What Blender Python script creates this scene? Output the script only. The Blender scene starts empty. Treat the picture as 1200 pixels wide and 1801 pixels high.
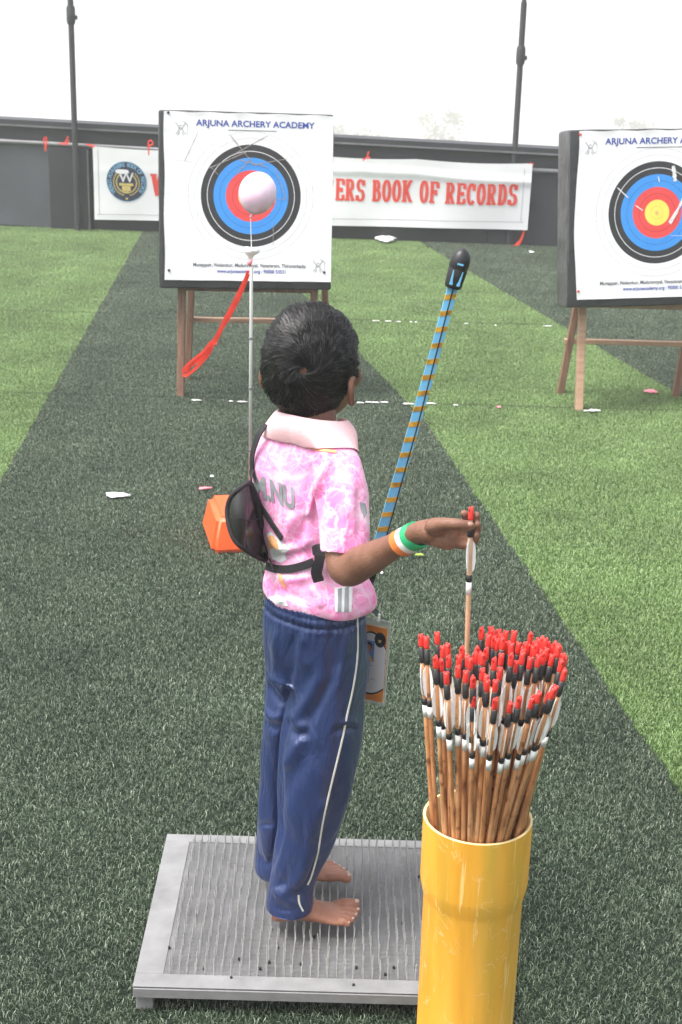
import bpy, bmesh, math, random
import numpy as np
from mathutils import Vector, Matrix, noise
from mathutils.bvhtree import BVHTree
R = math.radians
S = bpy.context.scene
col = S.collection
random.seed(7)
rng = np.random.default_rng(7)

# ------------------------------------------------------------ camera
FPX = 2570.0; PITCH = R(18.9); ROLL = R(1.55); EYE = 1.53
cF = Vector((0, math.cos(PITCH), -math.sin(PITCH)))
_r = Vector((1, 0, 0)); _u = Vector((0, math.sin(PITCH), math.cos(PITCH)))
cR = _r*math.cos(ROLL) + _u*math.sin(ROLL)
cU = _u*math.cos(ROLL) - _r*math.sin(ROLL)
CAM = Vector((0, 0, EYE))
cd = bpy.data.cameras.new('camera'); cam = bpy.data.objects.new('camera', cd); col.objects.link(cam)
cam.matrix_world = Matrix(((cR.x, cU.x, -cF.x, 0), (cR.y, cU.y, -cF.y, 0), (cR.z, cU.z, -cF.z, EYE), (0, 0, 0, 1)))
cd.sensor_fit = 'VERTICAL'; cd.sensor_height = 24; cd.lens = 24*FPX/1801
cd.clip_end = 600; cd.clip_start = .05
cd.dof.use_dof = True; cd.dof.focus_distance = 2.4; cd.dof.aperture_fstop = 11
S.camera = cam

# ------------------------------------------------------------ world, sun, exposure
SUN_EL, SUN_AZ = R(64), R(-112)      # azimuth from +Y towards +X
w = bpy.data.worlds.new("World"); S.world = w; w.use_nodes = True
nt = w.node_tree; nt.nodes.clear()
out = nt.nodes.new('ShaderNodeOutputWorld'); bg = nt.nodes.new('ShaderNodeBackground')
sky = nt.nodes.new('ShaderNodeTexSky'); sky.sky_type = 'NISHITA'; sky.sun_disc = False
sky.sun_elevation = SUN_EL; sky.sun_rotation = SUN_AZ; sky.dust_density = 6; sky.air_density = 1.0
tc = nt.nodes.new('ShaderNodeTexCoord'); sx = nt.nodes.new('ShaderNodeSeparateXYZ'); cx = nt.nodes.new('ShaderNodeCombineXYZ')
mx = nt.nodes.new('ShaderNodeMath'); mx.operation = 'MAXIMUM'; mx.inputs[1].default_value = .05
hs = nt.nodes.new('ShaderNodeHueSaturation'); hs.inputs['Saturation'].default_value = .25
L = nt.links.new
L(tc.outputs['Generated'], sx.inputs[0]); L(sx.outputs[0], cx.inputs[0]); L(sx.outputs[1], cx.inputs[1])
L(sx.outputs[2], mx.inputs[0]); L(mx.outputs[0], cx.inputs[2]); L(cx.outputs[0], sky.inputs[0])
L(sky.outputs[0], hs.inputs['Color']); L(hs.outputs[0], bg.inputs[0]); L(bg.outputs[0], out.inputs[0])
bg.inputs[1].default_value = .15
sd = bpy.data.lights.new('sun', 'SUN'); sd.energy = 1.0; sd.angle = R(16); sd.color = (1, .96, .9)
so = bpy.data.objects.new('sun', sd); col.objects.link(so)
sdir = Vector((math.sin(SUN_AZ)*math.cos(SUN_EL), math.cos(SUN_AZ)*math.cos(SUN_EL), math.sin(SUN_EL)))
so.rotation_euler = sdir.to_track_quat('Z', 'Y').to_euler(); so.location = (0, 0, 8)
vs = S.view_settings; vs.view_transform = 'Standard'; vs.look = 'None'; vs.gamma = 1; vs.use_curve_mapping = False
vs.exposure = 1.2
S.render.resolution_x = 682; S.render.resolution_y = 1024
S.cycles.volume_bounces = 2; S.cycles.max_bounces = 8

def ray(u, v): return cF + cR*((u-600)/FPX) + cU*((900.5-v)/FPX)
def G(u, v, z=0.): d = ray(u, v); return CAM + d*((z-EYE)/d.z)
def P(u, v, Y): d = ray(u, v); return CAM + d*(Y/d.y)
def proj(q):
    d = Vector(q)-CAM; k = d.dot(cF); return 600+FPX*d.dot(cR)/k, 900.5-FPX*d.dot(cU)/k

# ------------------------------------------------------------ materials
def nm(name):
    m = bpy.data.materials.new(name); m.use_nodes = True; t = m.node_tree
    return m, t, t.nodes['Principled BSDF']
def N(t, kind, **kw):
    n = t.nodes.new(kind)
    for k, v in kw.items():
        if k in n.inputs.keys(): n.inputs[k].default_value = v
        else: setattr(n, k, v)
    return n
def mixc(t, fac, a, b, bt='MIX'):
    n = t.nodes.new('ShaderNodeMix'); n.data_type = 'RGBA'; n.blend_type = bt
    for s, v in ((0, fac), (6, a), (7, b)):
        if isinstance(v, (int, float)): n.inputs[s].default_value = v
        elif isinstance(v, tuple): n.inputs[s].default_value = (*v, 1) if len(v) == 3 else v
        else: t.links.new(v, n.inputs[s])
    return n.outputs[2]
def ramp(t, fac, stops, interp='LINEAR'):
    n = t.nodes.new('ShaderNodeValToRGB'); cr = n.color_ramp; cr.interpolation = interp
    while len(cr.elements) < len(stops): cr.elements.new(.5)
    for e, (p_, c_) in zip(cr.elements, stops):
        e.position = p_; e.color = (*c_, 1) if isinstance(c_, tuple) else (c_, c_, c_, 1)
    t.links.new(fac, n.inputs[0]); return n.outputs[0]
def obco(t, scale=(1, 1, 1), src='Object'):
    c = t.nodes.new('ShaderNodeTexCoord'); m = t.nodes.new('ShaderNodeMapping'); m.inputs['Scale'].default_value = scale
    t.links.new(c.outputs[src], m.inputs[0]); return m.outputs[0]
def noi(t, co, sc, det=4, ro=.55, dist=0):
    n = N(t, 'ShaderNodeTexNoise'); n.inputs['Scale'].default_value = sc; n.inputs['Detail'].default_value = det
    n.inputs['Roughness'].default_value = ro; n.inputs['Distortion'].default_value = dist
    t.links.new(co, n.inputs['Vector']); return n.outputs['Fac']
def bump(t, b, h, dist, strength=1):
    n = t.nodes.new('ShaderNodeBump'); n.inputs['Distance'].default_value = dist; n.inputs['Strength'].default_value = strength
    t.links.new(h, n.inputs['Height']); t.links.new(n.outputs[0], b.inputs['Normal'])
def mat(name, c, rough=.6, var=.15, sc=12, metal=0, spec=.5, bm=0, bsc=60, trans=0, alpha=1, scale=(1, 1, 1), sheen=0, coat=0):
    m, t, b = nm(name)
    co = obco(t, scale)
    dk = tuple(x*(1-var) for x in c); lt = tuple(min(1, x*(1+var)) for x in c)
    cc = ramp(t, noi(t, co, sc), [(.3, dk), (.7, lt)])
    t.links.new(cc, b.inputs['Base Color'])
    b.inputs['Roughness'].default_value = rough; b.inputs['Metallic'].default_value = metal
    b.inputs['Specular IOR Level'].default_value = spec
    b.inputs['Transmission Weight'].default_value = trans; b.inputs['Alpha'].default_value = alpha
    b.inputs['Sheen Weight'].default_value = sheen; b.inputs['Coat Weight'].default_value = coat
    if bm: bump(t, b, noi(t, co, bsc), bm)
    return m

M = {}
M['black_wrap'] = mat('black plastic wrap', (.035, .036, .04), .42, .3, 9, bm=.006, bsc=14)
M['grey_wrap'] = mat('grey plastic wrap', (.09, .09, .095), .35, .4, 9, bm=.01, bsc=12)
M['wall_dark'] = mat('dark wall sheet', (.035, .036, .042), .5, .2, 2, bm=.004, bsc=4)
M['wall_blue'] = mat('blue grey wall sheet', (.095, .102, .118), .42, .2, 2, bm=.004, bsc=3)
M['rail'] = mat('grey rail', (.16, .16, .17), .4, .25, 6)
M['pole'] = mat('dark pole', (.05, .052, .055), .5, .25, 5)
M['banner'] = mat('banner cloth', (.80, .80, .82), .55, .04, 4)
M['red_ink'] = mat('red ink', (.75, .07, .05), .5, .1, 8)
M['navy'] = mat('navy ink', (.02, .028, .06), .5, .1, 8)
M['lblue'] = mat('light blue ink', (.2, .42, .62), .5, .1, 8)
M['gold'] = mat('gold ink', (.62, .48, .16), .5, .15, 20)
M['white_ink'] = mat('white ink', (.8, .8, .82), .5, .03, 8)
M['blue_ink'] = mat('blue ink', (.035, .07, .36), .5, .1, 8)
M['dark_ink'] = mat('dark ink', (.07, .07, .1), .6, .1, 8)
M['grey_ink'] = mat('grey ink', (.33, .33, .35), .6, .1, 8)
M['skin'] = None
M['red_rib'] = mat('red ribbon', (.85, .06, .035), .4, .15, 30)
M['orange'] = mat('orange plastic', (.85, .115, .025), .4, .12, 14)
M['black'] = mat('black rubber', (.018, .018, .02), .42, .2, 30)
M['webbing'] = mat('black webbing', (.022, .02, .024), .8, .3, 200, bm=.0005, bsc=500)
M['gloss_black'] = mat('glossy black vinyl', (.026, .026, .027), .25, .15, 12, bm=.001, bsc=8, coat=.2)
M['green_band'] = mat('green rubber', (.03, .42, .17), .5, .08, 30)
M['orange_band'] = mat('orange rubber', (.85, .22, .05), .5, .08, 30)
M['white_band'] = mat('white rubber', (.8, .8, .8), .5, .05, 30)
M['nock'] = mat('red nock', (.86, .055, .045), .38, .1, 60)
M['wrap'] = mat('black tape', (.02, .02, .022), .55, .25, 200)
M['vane'] = mat('white vane', (.88, .88, .87), .45, .06, 60)
M['nail'] = mat('steel nail', (.42, .42, .41), .5, .15, 80, metal=.1)
M['litter_white'] = mat('white scrap', (.85, .85, .85), .5, .04, 30)
M['litter_pink'] = mat('pink scrap', (.85, .25, .3), .5, .1, 30)
M['nail_black'] = mat('nail head', (.02, .02, .022), .6, .1, 30)
M['card_orange'] = mat('orange print', (.86, .3, .06), .4, .08, 30)
M['eye_white'] = mat('eye white', (.7, .68, .65), .2, .05, 40)
M['lips'] = mat('lips', (.3, .12, .09), .45, .1, 40)
M['silver'] = mat('silver grey print', (.25, .27, .29), .45, .25, 60)
M['pale_print'] = mat('pale print', (.72, .72, .74), .5, .12, 50)
M['orange_print'] = mat('orange shirt print', (.85, .42, .18), .6, .15, 50)
M['piping'] = mat('cream piping', (.74, .74, .68), .6, .1, 60)
M['sky_blue'] = mat('sky blue plastic', (.17, .50, .78), .35, .08, 20)
M['gold_tape'] = mat('gold tape', (.60, .34, .04), .35, .4, 90, metal=.25)

def m_skin():
    m, t, b = nm('skin'); co = obco(t)
    c = ramp(t, noi(t, co, 26, 5), [(.25, (.17, .075, .045)), (.5, (.225, .105, .068)), (.75, (.29, .145, .098))])
    geo = N(t, 'ShaderNodeNewGeometry'); s = N(t, 'ShaderNodeSeparateXYZ'); t.links.new(geo.outputs['Position'], s.inputs[0])
    # feet painted paler than the arms, flash light put into the skin colour
    r = N(t, 'ShaderNodeMapRange'); r.inputs[1].default_value = .08; r.inputs[2].default_value = .22; t.links.new(s.outputs[2], r.inputs[0])
    c = mixc(t, r.outputs[0], mixc(t, 1., c, (1.5, 1.42, 1.38), 'MULTIPLY'), c)
    t.links.new(c, b.inputs['Base Color']); b.inputs['Roughness'].default_value = .5
    b.inputs['Subsurface Weight'].default_value = .08; b.inputs['Subsurface Radius'].default_value = (.01, .004, .002)
    bump(t, b, noi(t, co, 260, 5, .65), .0012)
    return m
M['skin'] = m_skin()
def m_hair():
    m, t, b = nm('black hair'); g = N(t, 'ShaderNodeNewGeometry')
    c = ramp(t, g.outputs['Random Per Island'], [(0, (.003, .003, .0035)), (.75, (.008, .0075, .008)), (1, (.06, .056, .056))])  # palest few strands: glossy highlights put into the hair colour
    t.links.new(c, b.inputs['Base Color']); b.inputs['Roughness'].default_value = .38; b.inputs['Specular IOR Level'].default_value = .28
    return m
M['hair'] = m_hair()
def m_shirt():
    m, t, b = nm('pink patterned jersey'); co = obco(t)
    n1 = noi(t, co, 13, 5, .6, .8)
    base = ramp(t, n1, [(.30, (.84, .16, .44)), (.45, (.85, .24, .52)), (.58, (.86, .38, .62)), (.72, (.88, .64, .77))])
    # pale crackle lines
    nv = N(t, 'ShaderNodeTexNoise'); nv.inputs['Scale'].default_value = 22; nv.inputs['Detail'].default_value = 3; t.links.new(co, nv.inputs['Vector'])
    va = N(t, 'ShaderNodeVectorMath', operation='MULTIPLY_ADD'); t.links.new(nv.outputs['Color'], va.inputs[0]); va.inputs[1].default_value = (.09, .09, .09); t.links.new(co, va.inputs[2])
    for sc, wd, am in ((17, .02, .34), (41, .03, .30)):
        vo = N(t, 'ShaderNodeTexVoronoi', feature='DISTANCE_TO_EDGE'); vo.inputs['Scale'].default_value = sc; t.links.new(va.outputs[0], vo.inputs['Vector'])
        ed = ramp(t, vo.outputs['Distance'], [(0, am), (wd, am*.8), (wd*2.4, 0.)])
        base = mixc(t, ed, base, (.93, .80, .88))
    t.links.new(base, b.inputs['Base Color']); b.inputs['Roughness'].default_value = .62
    b.inputs['Sheen Weight'].default_value = .2
    h = noi(t, obco(t), 26, 3, .5, .8); bump(t, b, h, .006, .8)
    return m
M['shirt'] = m_shirt()
M['collar'] = mat('pale pink rib knit', (.86, .55, .58), .75, .04, 30, bm=.0006, bsc=300)
def m_trousers():
    m, t, b = nm('navy satin tricot'); co = obco(t, (1, 1, .45))
    c = ramp(t, noi(t, co, 9, 4), [(.3, (.012, .023, .088)), (.7, (.020, .037, .125))])
    t.links.new(c, b.inputs['Base Color']); b.inputs['Roughness'].default_value = .36; b.inputs['Specular IOR Level'].default_value = .9; b.inputs['Specular Tint'].default_value = (.7, .78, 1, 1)
    b.inputs['Sheen Weight'].default_value = .12; b.inputs['Sheen Roughness'].default_value = .35; b.inputs['Sheen Tint'].default_value = (.6, .7, 1, 1)
    bump(t, b, noi(t, co, 17, 5, .5, .6), .014, 1)
    return m
M['trousers'] = m_trousers()
def m_bamboo():
    m, t, b = nm('bamboo shaft'); oi = N(t, 'ShaderNodeObjectInfo')
    c = N(t, 'ShaderNodeTexCoord'); ad = N(t, 'ShaderNodeVectorMath', operation='MULTIPLY_ADD')
    t.links.new(oi.outputs['Random'], ad.inputs[0]); ad.inputs[1].default_value = (7, 5, 9); t.links.new(c.outputs['Object'], ad.inputs[2])
    mp = N(t, 'ShaderNodeMapping'); mp.inputs['Scale'].default_value = (1, 1, .28); t.links.new(ad.outputs[0], mp.inputs[0])
    n1 = noi(t, mp.outputs[0], 75, 3, .5)
    cc = ramp(t, n1, [(.30, (.18, .07, .028)), (.42, (.48, .22, .09)), (.6, (.66, .34, .165)), (.8, (.76, .46, .26))])
    bl = ramp(t, noi(t, ad.outputs[0], 60, 2, .5), [(.0, .95), (.30, .8), (.38, 0.)])
    cc = mixc(t, bl, cc, (.16, .05, .025))
    tint = ramp(t, oi.outputs['Random'], [(0, (.72, .68, .66)), (1, (1.08, 1.04, 1.0))])
    cc = mixc(t, 1., cc, tint, 'MULTIPLY')
    t.links.new(cc, b.inputs['Base Color']); b.inputs['Roughness'].default_value = .33; b.inputs['Coat Weight'].default_value = .3
    return m
M['bamboo'] = m_bamboo()
def m_wood():
    m, t, b = nm('reddish wood'); co = obco(t, (1, 1, .12))
    c = ramp(t, noi(t, co, 60, 5, .6), [(.3, (.15, .075, .05)), (.6, (.27, .15, .10)), (.8, (.36, .22, .15))])
    t.links.new(c, b.inputs['Base Color']); b.inputs['Roughness'].default_value = .55
    return m
M['wood'] = m_wood()
def m_wood2():
    m, t, b = nm('pale wood'); co = obco(t, (.12, 1, 1))
    c = ramp(t, noi(t, co, 60, 5, .6), [(.3, (.34, .20, .13)), (.6, (.48, .30, .20)), (.8, (.55, .37, .26))])
    t.links.new(c, b.inputs['Base Color']); b.inputs['Roughness'].default_value = .55
    return m
M['pale_wood'] = m_wood2()
def m_pipe():
    m, t, b = nm('yellow pvc'); co = obco(t, (1, 1, .18)); c2 = obco(t)
    c = ramp(t, noi(t, co, 14, 4, .55, .4), [(.3, (.68, .32, .03)), (.5, (.82, .405, .045)), (.72, (.88, .47, .08))])
    st = ramp(t, noi(t, obco(t, (1, 1, .10)), 16, 4), [(.5, 0.), (.7, .6)]); c = mixc(t, st, c, (.44, .35, .045))
    sc = ramp(t, noi(t, obco(t, (1, 1, .05)), 90, 4, .7), [(.60, 0.), (.66, .7)]); c = mixc(t, sc, c, (.92, .66, .26))
    sr = ramp(t, noi(t, obco(t, (1, 1, .7)), 9, 3, .6, 1.5), [(.488, 0.), (.496, .3), (.504, 0.)]); bk = ramp(t, noi(t, c2, 30, 2), [(.5, 0.), (.56, 1.)]); ml = N(t, 'ShaderNodeMath', operation='MULTIPLY'); t.links.new(sr, ml.inputs[0]); t.links.new(bk, ml.inputs[1]); c = mixc(t, ml.outputs[0], c, (.95, .78, .45))
    dt = ramp(t, noi(t, c2, 130, 2, .6), [(.73, 0.), (.77, .6)]); c = mixc(t, dt, c, (.35, .22, .07))
    t.links.new(c, b.inputs['Base Color']); b.inputs['Roughness'].default_value = .46; b.inputs['Specular IOR Level'].default_value = .35
    bump(t, b, noi(t, co, 40, 3), .0012)
    return m
M['pipe'] = m_pipe()
M['pipe_rim'] = mat('cut pvc rim', (.80, .62, .30), .6, .1, 40)
def m_plate():
    m, t, b = nm('brushed grey plate'); co = obco(t)
    c = ramp(t, noi(t, co, 18, 6, .65), [(.3, (.13, .13, .132)), (.55, (.175, .175, .178)), (.75, (.23, .23, .233))])
    gr = ramp(t, noi(t, obco(t, (1, .08, 1)), 160, 3, .6), [(.35, .8), (.65, 1.15)])
    c = mixc(t, .6, c, gr, 'MULTIPLY')
    t.links.new(c, b.inputs['Base Color']); b.inputs['Roughness'].default_value = .5; b.inputs['Metallic'].default_value = .3
    bump(t, b, noi(t, co, 120, 4), .0008)
    return m
M['plate'] = m_plate()
M['plate_rim'] = mat('bare aluminium rim', (.235, .235, .238), .5, .16, 22, metal=.1, bm=.0006, bsc=90)

# target face: rings by distance from the ring centre, printed on paper
RING = .0248
def m_face(name, yellow=True):
    m, t, b = nm(name); c = N(t, 'ShaderNodeTexCoord'); s = N(t, 'ShaderNodeSeparateXYZ'); t.links.new(c.outputs['Object'], s.inputs[0])
    cb = N(t, 'ShaderNodeCombineXYZ'); t.links.new(s.outputs[0], cb.inputs[0]); t.links.new(s.outputs[2], cb.inputs[1])
    ln = N(t, 'ShaderNodeVectorMath', operation='LENGTH'); t.links.new(cb.outputs[0], ln.inputs[0])
    dv = N(t, 'ShaderNodeMath', operation='DIVIDE'); t.links.new(ln.outputs['Value'], dv.inputs[0]); dv.inputs[1].default_value = RING*12
    W_ = (.87, .87, .89); K = (.03, .03, .034); B = (.05, .30, .80); Rd = (.80, .075, .075); Y = (.86, .74, .13); LG = (.33, .33, .34)
    seq = []; e = .05
    def line(k, c): seq.append((k-e, c))
    st = [(0, Y), (1-e, (.5, .42, .06)), (1, Y), (2, Rd), (3-e, (.2, .03, .03)), (3, Rd), (4, B), (5-e, (.02, .06, .2)), (5, B),
          (6, K), (7-.07, W_), (7, K), (8, W_), (9-.06, LG), (9, W_), (10-.06, LG), (10, W_)]
    cc = ramp(t, dv.outputs[0], [(k/12, c_) for k, c_ in st], 'CONSTANT')
    t.links.new(cc, b.inputs['Base Color']); b.inputs['Roughness'].default_value = .32
    bump(t, b, noi(t, c.outputs['Object'], 7, 3), .012, .5)
    return m
M['face'] = m_face('printed target paper')

# turf
def m_turf(name, blades):
    m, t, b = nm(name); g = N(t, 'ShaderNodeNewGeometry'); s = N(t, 'ShaderNodeSeparateXYZ'); t.links.new(g.outputs['Position'], s.inputs[0])
    def ma(op, a, b_):
        n = N(t, 'ShaderNodeMath', operation=op)
        for i, v in enumerate((a, b_)):
            if isinstance(v, (int, float)): n.inputs[i].default_value = v
            else: t.links.new(v, n.inputs[i])
        return n.outputs[0]
    X, Y = s.outputs[0], s.outputs[1]
    jit = noi(t, g.outputs['Position'], 30, 2); X = ma('ADD', X, ma('MULTIPLY', ma('SUBTRACT', jit, .5), .03))
    left = ma('GREATER_THAN', X, ma('SUBTRACT', -1.15, ma('MULTIPLY', ma('SUBTRACT', Y, 4.67), .055)))     # 1 = right of the left line
    xb = ma('SUBTRACT', .728, ma('ADD', ma('MULTIPLY', ma('SUBTRACT', Y, 2.7), .14), ma('MULTIPLY', ma('MAXIMUM', ma('SUBTRACT', Y, 5.6), 0), .075)))
    right = ma('LESS_THAN', X, xb)
    far = ma('GREATER_THAN', X, ma('SUBTRACT', 1.449, ma('MULTIPLY', ma('SUBTRACT', Y, 6.1), .2207)))
    dark = ma('MAXIMUM', ma('MULTIPLY', left, right), far)
    ri = g.outputs['Random Per Island']
    if blades:
        cd_ = ramp(t, ri, [(0, (.016, .030, .014)), (.35, (.052, .084, .047)), (.7, (.112, .156, .098)), (.90, (.21, .26, .185)), (1, (.38, .42, .33))])
        cl = ramp(t, ri, [(0, (.08, .145, .036)), (.4, (.17, .27, .085)), (.8, (.275, .40, .155)), (1, (.42, .53, .29))])
    else:
        cd_ = ramp(t, noi(t, g.outputs['Position'], 300, 2), [(.3, (.012, .02, .013)), (.7, (.028, .042, .028))])
        cl = ramp(t, noi(t, g.outputs['Position'], 300, 2), [(.3, (.025, .055, .012)), (.7, (.05, .10, .022))])
    big = ramp(t, noi(t, g.outputs['Position'], 2.2, 5, .65), [(.3, .72), (.7, 1.22)])
    cc = mixc(t, dark, cl, cd_); cc = mixc(t, 1., cc, big, 'MULTIPLY')
    # worn seams across the lanes
    for y0 in (5.865, 7.57):
        d = ma('ABSOLUTE', ma('SUBTRACT', ma('ADD', Y, ma('MULTIPLY', jit, .02)), y0+.01), 0)
        k = ma('LESS_THAN', d, .008); cc = mixc(t, ma('MULTIPLY', k, .6), cc, (.02, .03, .02))
    t.links.new(cc, b.inputs['Base Color']); b.inputs['Roughness'].default_value = .45 if blades else .9
    b.inputs['Specular IOR Level'].default_value = .4 if blades else .1
    return m
M['turf'] = m_turf('artificial turf fibres', True); M['turf_base'] = m_turf('turf backing', False)

# ------------------------------------------------------------ mesh helpers
def mobj(name, verts, faces, m, parent=None, smooth=False, mi=None, mats=None):
    me = bpy.data.meshes.new(name); me.from_pydata([tuple(v) for v in verts], [], faces)
    for mm in (mats or [m]): me.materials.append(mm)
    if mi is not None:
        me.polygons.foreach_set('material_index', mi)
    if smooth: me.polygons.foreach_set('use_smooth', [True]*len(me.polygons))
    me.update()
    o = bpy.data.objects.new(name, me); col.objects.link(o)
    if parent is not None: o.parent = parent
    return o
class MB:
    def __init__(s): s.v = []; s.f = []; s.mi = []
    def add(s, vs, fs, k=0):
        n = len(s.v); s.v += [Vector(v) for v in vs]; s.f += [tuple(i+n for i in f) for f in fs]; s.mi += [k]*len(fs)
    def box(s, lo, hi, k=0, mat4=None, bev=0):
        bm = bmesh.new(); bmesh.ops.create_cube(bm, size=1)
        for v in bm.verts: v.co = Vector(((lo[i]+hi[i])/2 + v.co[i]*(hi[i]-lo[i]) for i in range(3)))
        if bev: bmesh.ops.bevel(bm, geom=bm.edges[:], offset=bev, segments=2, affect='EDGES', profile=.5)
        bm.verts.index_update(); vs = [v.co.copy() for v in bm.verts]
        if mat4 is not None: vs = [mat4 @ v for v in vs]
        s.add(vs, [tuple(v.index for v in f.verts) for f in bm.faces], k); bm.free()
    def tube(s, pts, rad, n=10, k=0, caps=True, flat=None):
        pts = [Vector(p) for p in pts]; rad = rad if isinstance(rad, (list, tuple)) else [rad]*len(pts)
        vs = []; prev = None
        for i, p in enumerate(pts):
            t = (pts[min(i+1, len(pts)-1)]-pts[max(i-1, 0)]).normalized()
            a = prev if prev is not None else (Vector((0, 0, 1)) if abs(t.z) < .9 else Vector((1, 0, 0)))
            a = (a - t*a.dot(t)).normalized(); b = t.cross(a); prev = a
            for j in range(n):
                th = 2*math.pi*j/n; vs.append(p + (a*math.cos(th)+b*math.sin(th))*rad[i])
        fs = [(i*n+j, i*n+(j+1) % n, (i+1)*n+(j+1) % n, (i+1)*n+j) for i in range(len(pts)-1) for j in range(n)]
        if caps: fs += [tuple(range(n))[::-1], tuple(range((len(pts)-1)*n, len(pts)*n))]
        s.add(vs, fs, k)
    def lathe(s, prof, n=48, k=0, c=(0, 0, 0)):
        vs = [Vector((c[0]+r*math.cos(2*math.pi*j/n), c[1]+r*math.sin(2*math.pi*j/n), c[2]+z)) for r, z in prof for j in range(n)]
        fs = [(i*n+j, i*n+(j+1) % n, (i+1)*n+(j+1) % n, (i+1)*n+j) for i in range(len(prof)-1) for j in range(n)]
        s.add(vs, fs, k)
    def ribbon(s, pts, width, nrm, thick=.0006, k=0):
        pts = [Vector(p) for p in pts]; vs = []
        for i, p in enumerate(pts):
            t = (pts[min(i+1, len(pts)-1)]-pts[max(i-1, 0)]).normalized()
            nn = nrm[i] if isinstance(nrm, list) else nrm
            side = t.cross(nn).normalized(); w_ = width[i] if isinstance(width, (list, tuple)) else width
            up = side.cross(t).normalized()*thick*.5
            vs += [p-side*w_/2-up, p+side*w_/2-up, p+side*w_/2+up, p-side*w_/2+up]
        fs = []
        for i in range(len(pts)-1):
            for j in range(4): fs.append((i*4+j, i*4+(j+1) % 4, i*4+4+(j+1) % 4, i*4+4+j))
        fs += [(3, 2, 1, 0), tuple((len(pts)-1)*4+j for j in range(4))]
        s.add(vs, fs, k)
    def build(s, name, m, parent=None, smooth=False, mats=None):
        return mobj(name, s.v, s.f, m, parent, smooth, s.mi if mats else None, mats)
def empty(name, loc, rz=0):
    o = bpy.data.objects.new(name, None); col.objects.link(o); o.location = loc; o.rotation_euler = (0, 0, rz); o.empty_display_size = .05
    return o
def tag(o, label=None, cat=None, group=None, kind=None):
    if label: o['label'] = label
    if cat: o['category'] = cat
    if group: o['group'] = group
    if kind: o['kind'] = kind
    return o
def adopt(child, par):           # keep the world position while parenting to an empty at a location
    child.parent = par
    Mi = Matrix.LocRotScale(par.location, par.rotation_euler, None).inverted()
    child.matrix_parent_inverse = Mi
def smooth_auto(o, ang=40):
    me = o.data; me.polygons.foreach_set('use_smooth', [True]*len(me.polygons))
    try: me.set_sharp_from_angle(angle=R(ang))
    except Exception: pass
def catmull(P_, n):
    P_ = [np.array(p, float) for p in P_]; Q = [2*P_[0]-P_[1]]+P_+[2*P_[-1]-P_[-2]]; o = []
    for i in range(len(P_)-1):
        a, b, c, d = Q[i:i+4]
        for k in range(n):
            t = k/n; o.append(.5*((2*b)+(-a+c)*t+(2*a-5*b+4*c-d)*t*t+(-a+3*b-3*c+d)*t**3))
    o.append(P_[-1]); return o
def evaluated(o):
    dg = bpy.context.evaluated_depsgraph_get(); dg.update()
    return bpy.data.meshes.new_from_object(o.evaluated_get(dg))
def text_mesh(s, size, align='CENTER', bold=0., spacing=1.0):
    c = bpy.data.curves.new('t', 'FONT'); c.body = s; c.size = size; c.align_x = align; c.align_y = 'CENTER'; c.offset = bold; c.space_character = spacing
    c.resolution_u = 3
    o = bpy.data.objects.new('t', c); col.objects.link(o); me = evaluated(o)
    bpy.data.objects.remove(o); vs = [v.co.copy() for v in me.vertices]; fs = [tuple(p.vertices) for p in me.polygons]
    bpy.data.meshes.remove(me); return vs, fs
def text_width(vs): return max(v.x for v in vs)-min(v.x for v in vs)

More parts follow.
